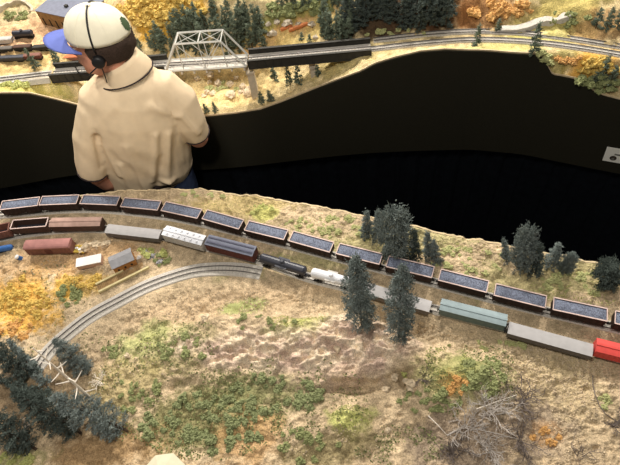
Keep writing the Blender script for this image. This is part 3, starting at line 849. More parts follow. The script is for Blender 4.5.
for b, tp, R, k, m, l in (
 ((396, 256), (394, 210), .052, 'bushy', 'needle', 'broad bushy dark conifer, largest of the clump at the aisle edge above the coal train'),
 ((379, 240), (378, 210), .026, 'near', 'needle', 'slim conifer just left of the broad bushy conifer at the aisle edge'),
 ((369, 237), (366, 211), .028, 'near', 'needle', 'leftmost slim conifer of the clump above the ninth hopper'),
 ((413, 259), (414, 230), .028, 'near', 'needle_dark', 'dark conifer hugging the right side of the broad bushy conifer'),
 ((429, 258), (427, 232), .024, 'near', 'needle', 'slim conifer standing right of the aisle edge clump'),
 ((437, 263), (434, 240), .020, 'near', 'needle', 'small conifer at the right end of the aisle edge clump'),
 ((507, 262), (504, 239), .020, 'near', 'needle', 'small conifer left of the right hand clump above the twelfth hopper'),
 ((522, 269), (529, 229), .036, 'bushy', 'needle', 'tallest conifer of the right hand clump above the twelfth hopper'),
 ((535, 274), (541, 245), .028, 'near', 'needle_dark', 'leaning conifer at the right side of the tallest in the right clump'),
 ((550, 264), (559, 244), .028, 'near', 'needle', 'blue green conifer in the middle right of the table edge row'),
 ((563, 271), (574, 255), .022, 'bushy', 'needle', 'low spreading conifer at the right of the table edge row'),
 ((608, 286), (610, 262), .040, 'bushy', 'needle_dark', 'round dark conifer near the right edge above the last hoppers')):
    conifer(b, R, tip=tp, kind=k, m=m, label=l)
for b, tp, R, h, k, m, l in (
 ((126, 430), (52, 396), .047, .11, 'near_col', 'needle', 'big dark conifer leaning left at lower left, nearest the cream hut'),
 ((80, 432), (12, 390), .048, .11, 'near_col', 'needle_dark', 'big dark conifer behind the nearest leaning one at lower left'),
 ((34, 448), (-30, 408), .044, .11, 'near_col', 'needle_dark', 'dark conifer cut off by the left edge near the lower corner'),
 ((50, 400), (-14, 372), .030, .10, 'near', 'needle_dark', 'dark conifer at the left edge below the dead white tree'),
 ((36, 376), (-24, 334), .042, .11, 'near_col', 'needle_dark', 'upper dark conifer leaning left at the left edge below the yellow shrubs'),
 ((46, 385), (8, 340), .026, .09, 'near', 'needle', 'dark conifer touching the left side of the dead white tree top'),
 ((88, 374), (54, 339), .034, .08, 'near_col', 'needle', 'dark conifer by the end of the curved branch track')):
    conifer(b, R, h=h, tip=tp, kind=k, m=m, label=l)

def bush_proto(m, i, n=16, _c={}):
    if (m, i) not in _c:
        st = random.getstate(); random.seed(i*13+5)
        bm = bmesh.new()
        for q in range(n):
            a = random.random()*6.28; r = random.random()**.6*.75
            blob(bm, (math.cos(a)*r, math.sin(a)*r, .12+.5*(1-r)*random.random()), .22+.2*random.random(), 2, .7, (1, 1, .9))
        random.setstate(st)
        me = bpy.data.meshes.new('shrub'); bm.to_mesh(me); bm.free(); me.materials.append(M[m]); _c[(m, i)] = me
    return _c[(m, i)]
def shrubs(px, py, rx, ry, n, r, m, label, group, name='shrub', flat=1.0):
    done = []
    for _ in range(n*12):
        if len(done) >= n: break
        a = random.random()*6.28; q = math.sqrt(random.random())
        x, y = px+rx*q*math.cos(a), py+ry*q*math.sin(a)
        if any((x-u)**2+(y-v)**2 < (r*230)**2 for u, v in done): continue
        p = hit(x, y)
        if p.y < yedge(p.x)+.2:
            d = min(dist_poly(p.x, p.y, COAL), dist_poly(p.x, p.y, SECOND), dist_poly(p.x, p.y, BRANCH))
            if d < .028+r or yedge(p.x)-p.y < r*.8: continue
        elif abs(p.y-ytr(p.x)) < .03: continue
        done.append((x, y)); s = r*1.25*random.uniform(.6, 1.3)
        o = bpy.data.objects.new(name, bush_proto(m, random.randrange(5))); col.objects.link(o)
        o.location = (p.x, p.y, p.z-s*.08); o.rotation_euler = (0, 0, random.random()*6.28); o.scale = (s, s, s*flat)
        tag(o, label, 'shrub', group)
S = shrubs
S(205, 425, 62, 30, 62, .0115, 'bush_dark', 'small dark green foliage clump in the dense patch right of the cream hut', 'dark shrubs above the cream hut')
S(275, 392, 50, 24, 40, .0100, 'bush_dark', 'small dark green foliage clump scattered below the rocky hill face', 'dark shrubs below the rocks')
S(184, 348, 26, 14, 18, .0090, 'bush', 'small green clump on the left slope of the rocky hill', 'shrubs on the left hill slope')
S(262, 322, 34, 8, 12, .0085, 'bush', 'small green clump along the crest left of the rocky hill', 'shrubs along the hill crest')
S(305, 446, 34, 16, 16, .0100, 'bush', 'olive green clump at the bottom centre of the photo', 'shrubs at the bottom centre')
S(482, 376, 22, 22, 26, .0110, 'bush', 'dense green clump on the slope left of the gravel field', 'shrubs on the right slope')
S(432, 402, 34, 12, 16, .0100, 'bush', 'green clump beside the tangle of dead branches', 'shrubs by the dead branches')
S(500, 345, 26, 6, 8, .0080, 'bush_pale', 'pale clump just below the long flat grey car', 'shrubs below the flat grey car')
S(330, 227, 48, 11, 34, .0085, 'bush_pale', 'pale olive clump between aisle edge and seventh to ninth coal hoppers', 'pale shrubs along the table edge centre', 'sagebrush', .8)
S(470, 260, 40, 14, 30, .0085, 'bush_pale', 'pale olive clump at the table edge between the two conifer groups', 'pale shrubs between conifer groups', 'sagebrush', .8)
S(575, 284, 40, 12, 26, .0085, 'bush_pale', 'pale olive clump at the table edge right of the conifers', 'pale shrubs right of the conifers', 'sagebrush', .8)
S(205, 194, 36, 4, 10, .0080, 'bush_pale', 'pale olive clump at the aisle edge beside the jeans', 'pale shrubs beside the person', 'sagebrush', .8)
S(262, 209, 16, 6, 8, .0075, 'bush_lime', 'bright lime clump above the seventh coal hopper', 'lime shrubs above the coal train', 'sagebrush', .8)
S(152, 253, 14, 5, 12, .0090, 'bush_lime', 'yellow green clump right of the shed under the grey car', 'yellow green shrubs right of the shed')
S(160, 260, 10, 5, 6, .0090, 'bush', 'green clump among grey rocks right of the shed', 'green shrubs right of the shed')
S(22, 300, 30, 22, 34, .0120, 'bush_yellow', 'golden yellow shrub on the left edge slope below the siding', 'golden shrubs at the left', 'autumn_shrub')
S(10, 330, 22, 12, 12, .0115, 'bush_orange', 'orange shrub at the left edge above the dark conifers', 'orange shrubs at the left', 'autumn_shrub')
S(82, 281, 20, 7, 14, .0105, 'bush_yellow', 'golden yellow shrub below the white trailer', 'golden shrubs below the trailer', 'autumn_shrub')
S(70, 294, 12, 12, 14, .0105, 'bush', 'green shrub left of the curved branch track', 'green shrubs by the curved track')
S(120, 350, 20, 8, 8, .0085, 'bush', 'small green clump right of the branch track end', 'shrubs by the branch track end')
S(140, 395, 26, 18, 18, .0095, 'bush', 'small green clump scattered between leaning conifers and the dark patch', 'shrubs right of the leaning conifers')
S(15, 458, 18, 8, 8, .0110, 'bush_lime', 'yellow green clump in the lower left corner', 'shrubs in the lower left corner')
S(455, 386, 12, 10, 9, .0090, 'bush_orange', 'orange clump among green shrubs on the right slope', 'orange shrubs on the right slope', 'autumn_shrub')
S(545, 436, 16, 12, 6, .0080, 'bush_orange', 'orange brown clump at lower right among bare twigs', 'orange shrubs at lower right', 'autumn_shrub')
S(404, 376, 3, 5, 3, .0085, 'bush_lime', 'lime green clump inside the cliff notch', 'lime shrubs in the cliff notch')
S(604, 402, 5, 8, 4, .0080, 'bush_pale', 'grey green clump inside the curved twig at the right edge', 'shrubs at the right edge')
# far side shrubs
S(162, 12, 44, 15, 70, .017, 'bush_yellow', 'golden aspen clump on the hillside right of the ivory cap', 'golden aspens behind the truss bridge', 'autumn_shrub')
S(596, 66, 22, 7, 14, .016, 'bush_yellow', 'golden shrub below the far track at the right', 'golden shrubs at the far right', 'autumn_shrub')
S(570, 60, 12, 6, 6, .014, 'bush_orange', 'orange shrub below the far track at the right', 'orange shrubs at the far right', 'autumn_shrub')
S(600, 84, 22, 7, 14, .016, 'bush', 'green shrub at the far right above the black cloth', 'green shrubs at the far right')
S(545, 64, 8, 8, 8, .014, 'bush_pale', 'pale shrub beside the notch of the black cloth', 'pale shrubs at the notch')
S(300, 10, 34, 6, 18, .018, 'bush', 'green shrub on the far slope above the red dirt path', 'green shrubs on the far slope')
S(400, 33, 40, 3, 8, .011, 'bush_pale', 'pale shrub at the foot of the dark forest', 'pale shrubs below the forest', 'sagebrush', .8)
S(500, 10, 34, 8, 12, .018, 'bush_orange', 'rusty shrub on the slope right of the dark forest', 'rusty shrubs right of the forest', 'autumn_shrub')
S(560, 20, 30, 9, 10, .012, 'bush', 'small green shrub on the yellow far right slope', 'green shrubs on the far right slope')
S(230, 92, 26, 10, 12, .010, 'bush_pale', 'pale shrub on the rocky ground below the truss', 'pale shrubs below the truss', 'sagebrush', .8)
S(16, 84, 20, 3, 8, .012, 'bush_lime', 'lime shrub at the far left above the black cloth', 'lime shrubs at the far left')
S(16, 16, 12, 4, 10, .014, 'bush', 'grey green shrub inside the curved wall at far left', 'shrubs inside the curved wall')

def far_trees(px0, px1, py0, py1, n, h0, h1, m, label, group, asp=.20):
    done = []
    for _ in range(n*20):
        if len(done) >= n: break
        x, y = random.uniform(px0, px1), random.uniform(py0, py1)
        if any((x-u)**2+(y-v)**2 < 16 for u, v in done): continue
        p = hit(x, y)
        if abs(p.y-ytr(p.x)) < .045: continue
        done.append((x, y)); h = random.uniform(h0, h1)
        conifer(p, h*asp, h=h, kind='far', m=m, label=label, group=group)
far_trees(120, 144, 44, 57, 9, .045, .07, 'needle_far', 'little conifer in the row right of the cap, above the track', 'little conifers right of the cap')
far_trees(150, 180, 40, 56, 9, .06, .10, 'needle_far', 'conifer left of the truss bridge on the far slope', 'conifers left of the truss')
far_trees(178, 266, 30, 54, 34, .09, .14, 'needle_far', 'tall conifer standing behind the silver truss bridge', 'conifers behind the truss')
far_trees(196, 262, 14, 30, 10, .07, .11, 'needle_far', 'conifer high on the slope behind the truss grove', 'conifers high behind the truss')
far_trees(322, 352, 24, 42, 12, .08, .13, 'needle_far', 'conifer at the left edge of the dark forest', 'conifers left of the dark forest')
far_trees(345, 450, 4, 30, 46, .09, .15, 'needle_dark', 'dark conifer of the dense far forest above the bridge end', 'dark forest conifers')
far_trees(276, 345, 0, 8, 16, .05, .08, 'needle_far', 'conifer on the top edge above the red dirt path', 'conifers along the top edge')
for b, h, l in (((275, 81), .07, 'small conifer below the girder bridge next to the tall pier'), ((290, 84), .09, 'tallest conifer below the girder bridge'), ((299, 83), .08, 'conifer left of the short pier below the girder bridge'), ((318, 76), .05, 'small conifer right of the short pier'),
 ((207, 113), .05, 'tiny conifer at the cloth edge by the shirt sleeve'), ((216, 112), .05, 'second tiny conifer right of the shirt sleeve'), ((262, 103), .06, 'conifer at the foot of the tall pier'), ((271, 102), .06, 'conifer right of the tall pier foot at the cloth edge'),
 ((476, 46), .09, 'single dark conifer before the far track, left of the similar one'), ((533, 53), .12, 'tall narrow conifer before the far track near the notch'), ((498, 31), .05, 'conifer behind the far track at the start of the path'),
 ((596, 27), .08, 'leftmost of three slender conifers at the upper right'), ((606, 30), .09, 'middle of three slender conifers at the upper right'), ((617, 28), .09, 'rightmost of three slender conifers at the upper right'),
 ((600, 78), .10, 'conifer below the far track among golden shrubs'), ((609, 86), .09, 'dark conifer at the right edge above the cloth'), ((592, 86), .06, 'small conifer left among the green shrubs at far right'),
 ((310, 45), .05, 'little conifer behind the girder bridge below the dirt path'), ((328, 38), .05, 'little conifer behind the girder bridge near the forest'), ((302, 41), .04, 'tiny conifer behind the girder bridge on pale rocks'),
 ((37, 68), .095, 'dark conifer at far left standing behind the track'), ((58, 63), .075, 'grey green conifer between track and cap brim')):
    conifer(b, h*(.20 if h > .08 else .26), h=h, kind='far', m='needle_far', label=l, group=None)

# ---------------------------------------------------------------- dead wood
def twig(bm, p, d, L, r, depth, rnd, flat=.4):
    pts = [p]; q = p.copy(); dd = d.copy(); n = 4
    for i in range(n):
        dd = (dd+Vector((rnd.uniform(-.4, .4), rnd.uniform(-.4, .4), rnd.uniform(-.3, .3)*flat))).normalized()
        q = q+dd*L/n; pts.append(q.copy())
    tube(bm, pts, [lerp(r, r*.45, i/n) for i in range(n+1)], 5)
    if depth:
        for i in range(1, n+1):
            for _ in range(1 if i < n else 2):
                e = (dd+Vector((rnd.uniform(-1, 1), rnd.uniform(-1, 1), rnd.uniform(-.2, .8)*flat))).normalized()
                twig(bm, pts[i], e, L*rnd.uniform(.4, .7), r*.55, depth-1, rnd, flat)
def dead_brush(px, py, R, n, m, label, seed, depth=2, name='dead_brush', r=.0017, group=None):
    p = hit(px, py); rnd = random.Random(seed); bm = bmesh.new()
    for i in range(n):
        a = rnd.random()*6.28
        twig(bm, Vector((rnd.uniform(-.2, .2)*R, rnd.uniform(-.2, .2)*R, -.002)), Vector((math.cos(a), math.sin(a), rnd.uniform(.3, 1.0))), R*rnd.uniform(.6, 1.1), r, depth, rnd)
    o = obj(name, bm, m); o.location = p
    return tag(o, label, 'dead bush', group)
dead_brush(468, 428, .050, 11, 'greytwig', 'grey tangle of dead branches left of centre in the lower right thicket', 1)
dead_brush(492, 412, .045, 11, 'greytwig', 'grey tangle of dead branches in the upper part of the lower right thicket', 2)
dead_brush(490, 450, .050, 12, 'greytwig', 'grey tangle of dead branches at the bottom of the thicket', 3)
dead_brush(455, 455, .045, 11, 'darktwig', 'dark tangle of twigs at the bottom left of the thicket', 4)
dead_brush(520, 440, .045, 11, 'darktwig', 'dark tangle of twigs left of the orange shrubs', 5)
dead_brush(420, 378, .026, 8, 'darktwig', 'fine grey twiggy bush right of the pale boulder on the hill', 6, r=.0010)
dead_brush(520, 402, .055, 9, 'darktwig', 'bare dark branching tree standing on the slope by the gravel', 7, r=.0022)
dead_brush(580, 455, .040, 5, 'darktwig', 'dark twigs near the bottom right corner', 8, r=.0012)
dead_brush(615, 425, .040, 6, 'darktwig', 'dark twiggy bush cut off by the right edge', 9)
dead_brush(100, 380, .022, 7, 'deadwood', 'tan twiggy bush right of the dead white tree', 10, r=.0013)
dead_brush(18, 378, .026, 6, 'greytwig', 'pale grey twigs at the left edge among dark conifers', 11)
dead_brush(25, 432, .026, 6, 'greytwig', 'pale twigs between the lower left dark conifers', 12)
# dead white tree
b = hit(97, 404); d = ray(33, 348); w0 = Vector((0, 0, H))-b; dn = d.normalized(); tt = (dn.z*w0.z-w0.dot(dn))/(1-dn.z**2); tip = Vector((0, 0, H))+dn*tt
t = thing('dead_tree', 'bleached white dead tree with bare side branches among the dark conifers', 'tree', b); ax = tip-b
bm = bmesh.new(); tube(bm, [Vector((0, 0, 0)), ax*.35+Vector((.002, 0, 0)), ax*.7, ax], [.0042, .0036, .0028, .0012], 8); obj('trunk', bm, 'deadwood', t)
rnd = random.Random(4)
for i in range(14):
    f = lerp(.25, .95, i/13); a = i*2.4; dl = Vector((math.cos(a), math.sin(a), .15)); o_ = ax*f; ln = lerp(.048, .022, f)
    bm = bmesh.new(); tube(bm, [o_, o_+dl*ln*.5+Vector((0, 0, .001)), o_+dl*ln+Vector((0, 0, .005))], [.0022, .0016, .0007], 6); obj('branch', bm, 'deadwood', t)
# pale log
def log(A, B, r, label, m='deadwood', name='fallen_branch', lift=.006, sag=0):
    a, b = hit(*A), hit(*B); bm = bmesh.new(); a.z += lift; b.z += lift; mid = (a+b)/2+Vector((0, 0, .004))
    tube(bm, [a-a, (mid-a), b-a], [r, r*.9, r*.5], 7); o = obj(name, bm, m); o.location = a
    return tag(o, label, 'branch')
log((428, 416), (447, 436), .0016, 'straight pale fallen branch left of the thicket')
log((447, 436), (472, 423), .0022, 'thick grey fallen branch crossing the thicket', 'greytwig')
log((476, 410), (516, 396), .0018, 'long pale fallen branch at the top of the thicket')
log((478, 430), (520, 440), .0014, 'thin grey fallen branch in the middle of the thicket', 'greytwig')
pts = [hit(x, y)+Vector((0, 0, .004)) for x, y in ((592, 376), (592.5, 386), (595, 396), (599, 406), (605, 414), (612, 420), (619, 423))]
bm = bmesh.new(); tube(bm, [p-pts[0] for p in pts], .0012, 6); o = obj('bent_twig', bm, 'darktwig'); o.location = pts[0]; tag(o, 'long curved dark twig on the ground near the right edge', 'twig')

# ---------------------------------------------------------------- loose ground cover (stuff)
def scatter(name, label, zones, m, s0, s1, flat=.6, lift=0):
    vs = []; fs = []; rnd = random.Random(len(name)+int(s1*1e5))
    for px, py, rx, ry, n in zones:
        k = 0
        while k < n:
            a = rnd.random()*6.28; q = math.sqrt(rnd.random()); k += 1
            c = P(px+rx*q*math.cos(a), py+ry*q*math.sin(a), Z0+.01)
            if c.y > yedge(c.x)-.006 or c.y < .04: continue
            if min(dist_poly(c.x, c.y, COAL), dist_poly(c.x, c.y, SECOND), dist_poly(c.x, c.y, BRANCH)) < .034: continue
            if fb(c.x, c.y, 18, 3, 50) < -.12: continue
            z = nearh(c.x, c.y)+lift; s = rnd.uniform(s0, s1); b0 = len(vs)
            ph = rnd.random()*6
            for j in range(4):
                an = ph+j*PI/2+rnd.uniform(-.4, .4); rr = s*rnd.uniform(.7, 1.1); vs.append((c.x+rr*math.cos(an), c.y+rr*math.sin(an), z-s*.2))
            vs.append((c.x+rnd.uniform(-.3, .3)*s, c.y+rnd.uniform(-.3, .3)*s, z+s*flat*1.4)); 
            an = rnd.random()*6; vs.append((c.x+.5*s*math.cos(an), c.y+.5*s*math.sin(an), z+s*flat))
            fs += [(b0, b0+1, b0+4), (b0+1, b0+2, b0+5), (b0+1, b0+5, b0+4), (b0+2, b0+3, b0+5), (b0+3, b0+4, b0+5), (b0+3, b0, b0+4)]
    tag(obj(name, (vs, fs), m), label, 'ground cover', kind='stuff')
scatter('gravel', 'tan gravel strewn over the dirt between tracks and on the right field', [(225, 304, 110, 15, 2200), (545, 385, 70, 50, 3600), (420, 325, 60, 14, 700), (130, 375, 60, 40, 700), (560, 450, 60, 16, 500), (60, 262, 60, 14, 300), (350, 440, 70, 20, 500)], 'stone', .0016, .0042)
scatter('grass_tufts', 'olive foam grass tufts scattered over the hill slopes', [(205, 415, 80, 45, 2600), (290, 400, 80, 40, 1700), (400, 445, 50, 20, 700), (470, 380, 50, 40, 1500), (165, 345, 60, 25, 900), (120, 400, 40, 40, 700), (50, 310, 60, 50, 500)], 'bush', .0016, .0040, .8)
scatter('pale_grass_tufts', 'pale olive foam grass along the aisle edge and in bright patches', [(400, 238, 220, 26, 3200), (590, 285, 60, 20, 900), (230, 200, 60, 10, 300), (298, 327, 30, 8, 500), (351, 418, 22, 12, 500), (448, 368, 26, 20, 500), (147, 341, 24, 9, 250)], 'bush_lime', .0012, .0030, .8)

# ---------------------------------------------------------------- far town
def fbox(A, B, z_h, W, name, label, cat, roof, wall, group=None, over=.002, zoff=0):
    """block whose near top edge runs from pixel A to B; z_h height"""
    p = hit(*A); zt = p.z+z_h
    a, b = v2(P(*A, zt)), v2(P(*B, zt)); d = (b-a).normalized(); nrm = Vector((-d.y, d.x)); c = (a+b)/2+nrm*W/2; L = (b-a).length
    zg = min(farh(c.x, c.y), farh(a.x, a.y), farh(b.x, b.y))-.004
    t = thing(name, label, cat, (c.x, c.y, zg), math.atan2(d.y, d.x), group); h = zt-zg
    bm = bmesh.new(); box(bm, -L/2, L/2, -W/2, W/2, 0, h); obj('wall', bm, wall, t)
    bm = bmesh.new(); box(bm, -L/2-over, L/2+over, -W/2-over, W/2+over, h, h+.003); obj('roof', bm, roof, t)
    return t, L, W, h
t, L, W, h = fbox((35.5, 11), (82, 21), .050, .15, 'warehouse', 'low brown building with a flat grey roof behind the cap brim', 'building', 'slate', 'wood')
for k in range(7):
    bm = bmesh.new(); x = lerp(-L*.42, L*.42, k/6); box(bm, x-.0035, x+.0035, -W/2-.001, -W/2, h*.35, h*.7); obj('window', bm, 'under', t)
bm = bmesh.new(); box(bm, -.01, .004, -.02, -.008, h+.003, h+.012); obj('roof_vent', bm, 'girder', t)
def far_car(A, B, h, W, label, m, m2=None, name='boxcar', cat='train car', group=None, tank=False):
    p = hit((A[0]+B[0])/2, (A[1]+B[1])/2+4); zt = p.z+h
    a, b = v2(P(*A, zt)), v2(P(*B, zt)); c = (a+b)/2; L = (b-a).length
    t = thing(name, label, cat, (c.x, c.y, farh(c.x, c.y)-.001), math.atan2((b-a).y, (b-a).x), group)
    if tank:
        bm = bmesh.new(); tube(bm, [(-L/2, 0, h-W), (-L/2+.004, 0, h-W), (L/2-.004, 0, h-W), (L/2, 0, h-W)], [W*.5, W, W, W*.5], 14); obj('tank', bm, m, t)
        bm = bmesh.new(); tube(bm, [(0, 0, h-.002), (0, 0, h+.004)], .006, 10); obj('dome', bm, m, t)
    else:
        bm = bmesh.new(); box(bm, -L/2, L/2, -W, W, .008, h-.003); obj('body', bm, m2 or m, t)
        bm = bmesh.new(); tube(bm, [(-L/2-.001, 0, h-.003), (L/2+.001, 0, h-.003)], [(W*1.05, .003)]*2, 12, ell=Vector((0, 1, 0))); obj('roof', bm, m, t)
    bm = bmesh.new(); box(bm, -L/2+.004, L/2-.004, -W*.6, W*.6, .003, .010); obj('underframe', bm, 'under', t)
    for s in (-1, 1):
        bm = bmesh.new(); box(bm, s*L*.32-.013, s*L*.32+.013, -.010, .010, 0, .007); obj('truck', bm, 'under', t)
far_car((11, 31.5), (31, 30), .034, .013, 'dark green tank car in the far yard left of the cap brim', 'tank_black', tank=True, name='tank_car')
far_car((-12, 36.5), (10, 35), .030, .012, 'white car cut off by the left edge in the far yard', 'white_dull')
far_car((-8, 47), (11, 46), .024, .011, 'dark car at the left edge in the middle yard row', 'grey_side', 'girder')
far_car((13, 45.5), (30, 44.5), .024, .011, 'dark brown car second in the middle yard row', 'brown_side', 'girder')
far_car((32, 44.5), (49, 43), .024, .011, 'dark olive car third in the middle yard row beside the brim', 'girder', 'girder')
far_car((-6, 56), (23, 54.5), .024, .011, 'long black car at the left edge in the nearest yard row', 'tank_black', 'tank_black')
far_car((24, 55), (40, 54), .024, .011, 'brown car behind the dark conifer at far left', 'rust', 'maroon')
far_car((58, 52.5), (80, 51), .024, .011, 'orange brown car behind the face of the person', mat('orange car', (190, 108, 70), .7, .1, 60), 'rust')
# curved wall at far left
bm = bmesh.new(); cc = hit(14, 15); pl = []
for k in range(29):
    a = lerp(-.25, PI+.25, k/28); pl.append(Vector((cc.x+.085*math.cos(a), cc.y+.075*math.sin(a))))
ribbon(bm, pl, 0, .006, .007, .03, zf=lambda p: farh(p.x, p.y)+.014)
tag(obj('curved_wall', bm, 'concrete'), 'pale curved wall ringing shrubs in the upper left corner', 'wall')
# small road on the far right slope
bm = bmesh.new(); pl = poly_from([v2(p) for p in ROAD], 8); ribbon(bm, pl, 0, .014, .018, .02, zf=lambda p: sum(farh(p.x+a, p.y+b) for a in (-.04, 0, .04) for b in (-.03, 0, .03))/9+.008)
tag(obj('hillside_road', bm, 'ballast'), 'pale grey road climbing the yellow slope at upper right', 'road')
# reddish culvert logs
for k, (A, B) in enumerate((((281, 31), (292, 26)), ((289, 32), (308, 25)))):
    p = hit(*A); q = hit(*B); bm = bmesh.new(); tube(bm, [Vector((0, 0, .004)), (q-p)+Vector((0, 0, .004))], .008, 8)
    o = obj('log', bm, mat('red log', (196, 122, 76), .8, .1, 60)); o.location = p
    tag(o, ['short reddish log on pale rocks beyond the girder bridge', 'long reddish log on pale rocks beyond the girder bridge'][k], 'log')
for k in range(16):
    x, y = random.uniform(196, 250), random.uniform(72, 100)
    p = hit(x, y); r = random.uniform(.010, .022)
    bm = bmesh.new(); blob(bm, (0, 0, r*.2), r, 2, .5, (1, 1, .6)); o = obj('boulder', bm, 'stone'); o.location = p; tag(o, 'pale boulder on the bright slope below the silver truss', 'rock', 'boulders below the truss')
for k in range(10):
    x, y = random.uniform(266, 330), random.uniform(22, 40)
    p = hit(x, y); r = random.uniform(.010, .02)
    bm = bmesh.new(); blob(bm, (0, 0, r*.2), r, 2, .5, (1, 1, .6)); o = obj('boulder', bm, 'concrete'); o.location = p; tag(o, 'pale boulder beyond the long girder bridge near the red logs', 'rock', 'boulders beyond the girder bridge')
# card on the black cloth
p = onfascia(617, 153); tx = 1e-2
tan = Vector((2*tx, yf(p.x+tx)-yf(p.x-tx), 0)).normalized(); nrm = Vector((tan.y, -tan.x, 0))
q = [onfascia(*c) for c in ((612, 141), (605, 159))]
t = thing('card', 'small white printed card pinned to the black cloth at the right edge', 'card', p+nrm*.012)
up = Vector((0, 0, 1)); Rm = Matrix((tan, up, nrm)).transposed().to_4x4() @ Matrix.Rotation(.08, 4, 'Z')
t.matrix_basis = Matrix.Translation(p+nrm*.0125) @ Rm @ Matrix.Scale(1.3, 4)
bm = bmesh.new(); box(bm, -.032, .036, -.030, .028, 0, .001); obj('paper', bm, 'paper', t)
bm = bmesh.new(); box(bm, -.006, .034, .000, .006, .001, .0014); obj('printed_bar', bm, 'paper_grey', t)
bm = bmesh.new(); tube(bm, [(-.006, -.013, .001), (-.006, -.013, .0015)], .0095, 16); obj('portrait', bm, 'photo', t)
bm = bmesh.new(); tube(bm, [(-.006, -.016, .0015), (-.006, -.016, .0018)], .0042, 12); obj('portrait_face', bm, 'paper_grey', t)

# ---------------------------------------------------------------- the person
def solid(name, bm, m, parent, voxel, it=4, disp=None, keep=None):
    """voxel-merge overlapping lofts into one continuous surface"""
    o = obj(name, bm, m, None)
    md = o.modifiers.new('r', 'REMESH'); md.mode = 'VOXEL'; md.voxel_size = voxel
    sm = o.modifiers.new('s', 'SMOOTH'); sm.iterations = it; sm.factor = .5
    dg = bpy.context.evaluated_depsgraph_get(); dg.update()
    me = bpy.data.meshes.new_from_object(o.evaluated_get(dg)); o.modifiers.clear(); o.data = me
    if disp:
        nrm = [v.normal.copy() for v in me.vertices]
        for v, n in zip(me.vertices, nrm): v.co += n*disp(v.co, n)
    for p in me.polygons: p.use_smooth = True
    o.parent = parent; return o
person = thing('person', 'person in ivory polo shirt and white cap with blue brim standing in the aisle', 'person', (-.60, 1.55, 0))
INV = Matrix.Translation((.60, -1.55, 0))
def fin(bm): bm.transform(INV); return bm
hc = Vector((-.532, 1.515, 1.712))
fw = Vector((-1, .08, .06)).normalized(); rt = fw.cross(Vector((.10, .05, 1))).normalized(); upv = rt.cross(fw)
HM = Matrix((rt, fw, upv)).transposed().to_4x4(); HM = Matrix.Translation(hc) @ HM @ Matrix.Scale(.95, 4)
def ell(bm, c, r, sub=3, mtx=None):
    res = bmesh.ops.create_icosphere(bm, subdivisions=sub, radius=1)
    for v in res['verts']:
        v.co = Vector((v.co.x*r[0]+c[0], v.co.y*r[1]+c[1], v.co.z*r[2]+c[2]))
        if mtx: v.co = mtx @ v.co
bm = bmesh.new()
ell(bm, (0, -.008, .030), (.072, .092, .082), 3, HM)
ell(bm, (0, .030, -.030), (.056, .058, .072), 3, HM)
ell(bm, (0, .062, -.074), (.030, .024, .022), 2, HM)        # chin
tube(bm, [HM @ Vector((0, .082, .022)), HM @ Vector((0, .104, -.012)), HM @ Vector((0, .088, -.022))], [.008, .012, .010], 8)
ell(bm, (0, .086, -.044), (.022, .010, .007), 2, HM)        # lips
for s in (-1, 1):
    ell(bm, (s*.074, -.006, -.006), (.009, .020, .030), 2, HM)
    ell(bm, (s*.030, .076, .034), (.024, .012, .008), 2, HM)   # brow
tube(bm, [(-.498, 1.512, 1.50), (-.500, 1.512, 1.60), (-.515, 1.513, 1.68)], [.062, .056, .056], 16)
# torso
T = [((-.612, 1.545, .90), .150, .100), ((-.612, 1.54, 1.02), .140, .095), ((-.600, 1.53, 1.15), .125, .09), ((-.575, 1.52, 1.28), .145, .10), ((-.548, 1.51, 1.40), .165, .105), ((-.526, 1.507, 1.50), .155, .095), ((-.505, 1.51, 1.56), .09, .07)]
tube(bm, [t_[0] for t_ in T], [(t_[1], t_[2]) for t_ in T], 24, ell=Vector((1, 0, 0)))
ARM = {-1: [(-.645, 1.490, 1.500), (-.715, 1.465, 1.385), (-.760, 1.455, 1.240), (-.745, 1.480, 1.160), (-.715, 1.530, 1.070)],
        1: [(-.370, 1.500, 1.470), (-.355, 1.490, 1.370), (-.352, 1.510, 1.270), (-.385, 1.580, 1.235), (-.420, 1.645, 1.200)]}
for s in (-1, 1):
    A = [Vector(p) for p in ARM[s]]
    tube(bm, A, [.044, .040, .038, .038, .026], 14)
    w = A[-1]; d = (A[-1]-A[-2]).normalized()
    side = d.cross(Vector((0, 0, 1)) if abs(d.z) < .8 else Vector((0, 1, 0))).normalized(); nn = side.cross(d).normalized()
    tube(bm, [w-d*.01, w+d*.03, w+d*.075, w+d*.085], [(.024, .018), (.036, .015), (.039, .013), (.034, .010)], 14, ell=side)
    for k, (o_, ln) in enumerate(((-.030, .058), (-.010, .070), (.010, .074), (.029, .066))):
        b0 = w+d*.078+side*o_; curl = -nn if s == 1 else -nn
        tube(bm, [b0-d*.01, b0+d*ln*.45+curl*.004, b0+d*ln*.75+curl*.016, b0+d*ln*.92+curl*.030], [.0088, .0085, .0078, .0062], 8)
    b0 = w+d*.022-side*.022*(1); tube(bm, [b0, b0-side*.020+d*.022, b0-side*.030+d*.050, b0-side*.028+d*.070], [.012, .0105, .0095, .007], 8)
LEG = {-1: [(-.675, 1.545, .93), (-.690, 1.535, .50), (-.700, 1.560, .10)], 1: [(-.545, 1.545, .93), (-.530, 1.530, .50), (-.520, 1.555, .10)]}
for s in (-1, 1):
    tube(bm, LEG[s], [.080, .052, .038], 16)
    p = Vector(LEG[s][2]); tube(bm, [p+Vector((0, -.05, -.055)), p+Vector((0, .02, -.05)), p+Vector((-.01, .13, -.065))], [.032, .038, .030], 10)
def FIN_body(): pass
body = solid('body', fin(bm), 'skin', person, .0055, 4)
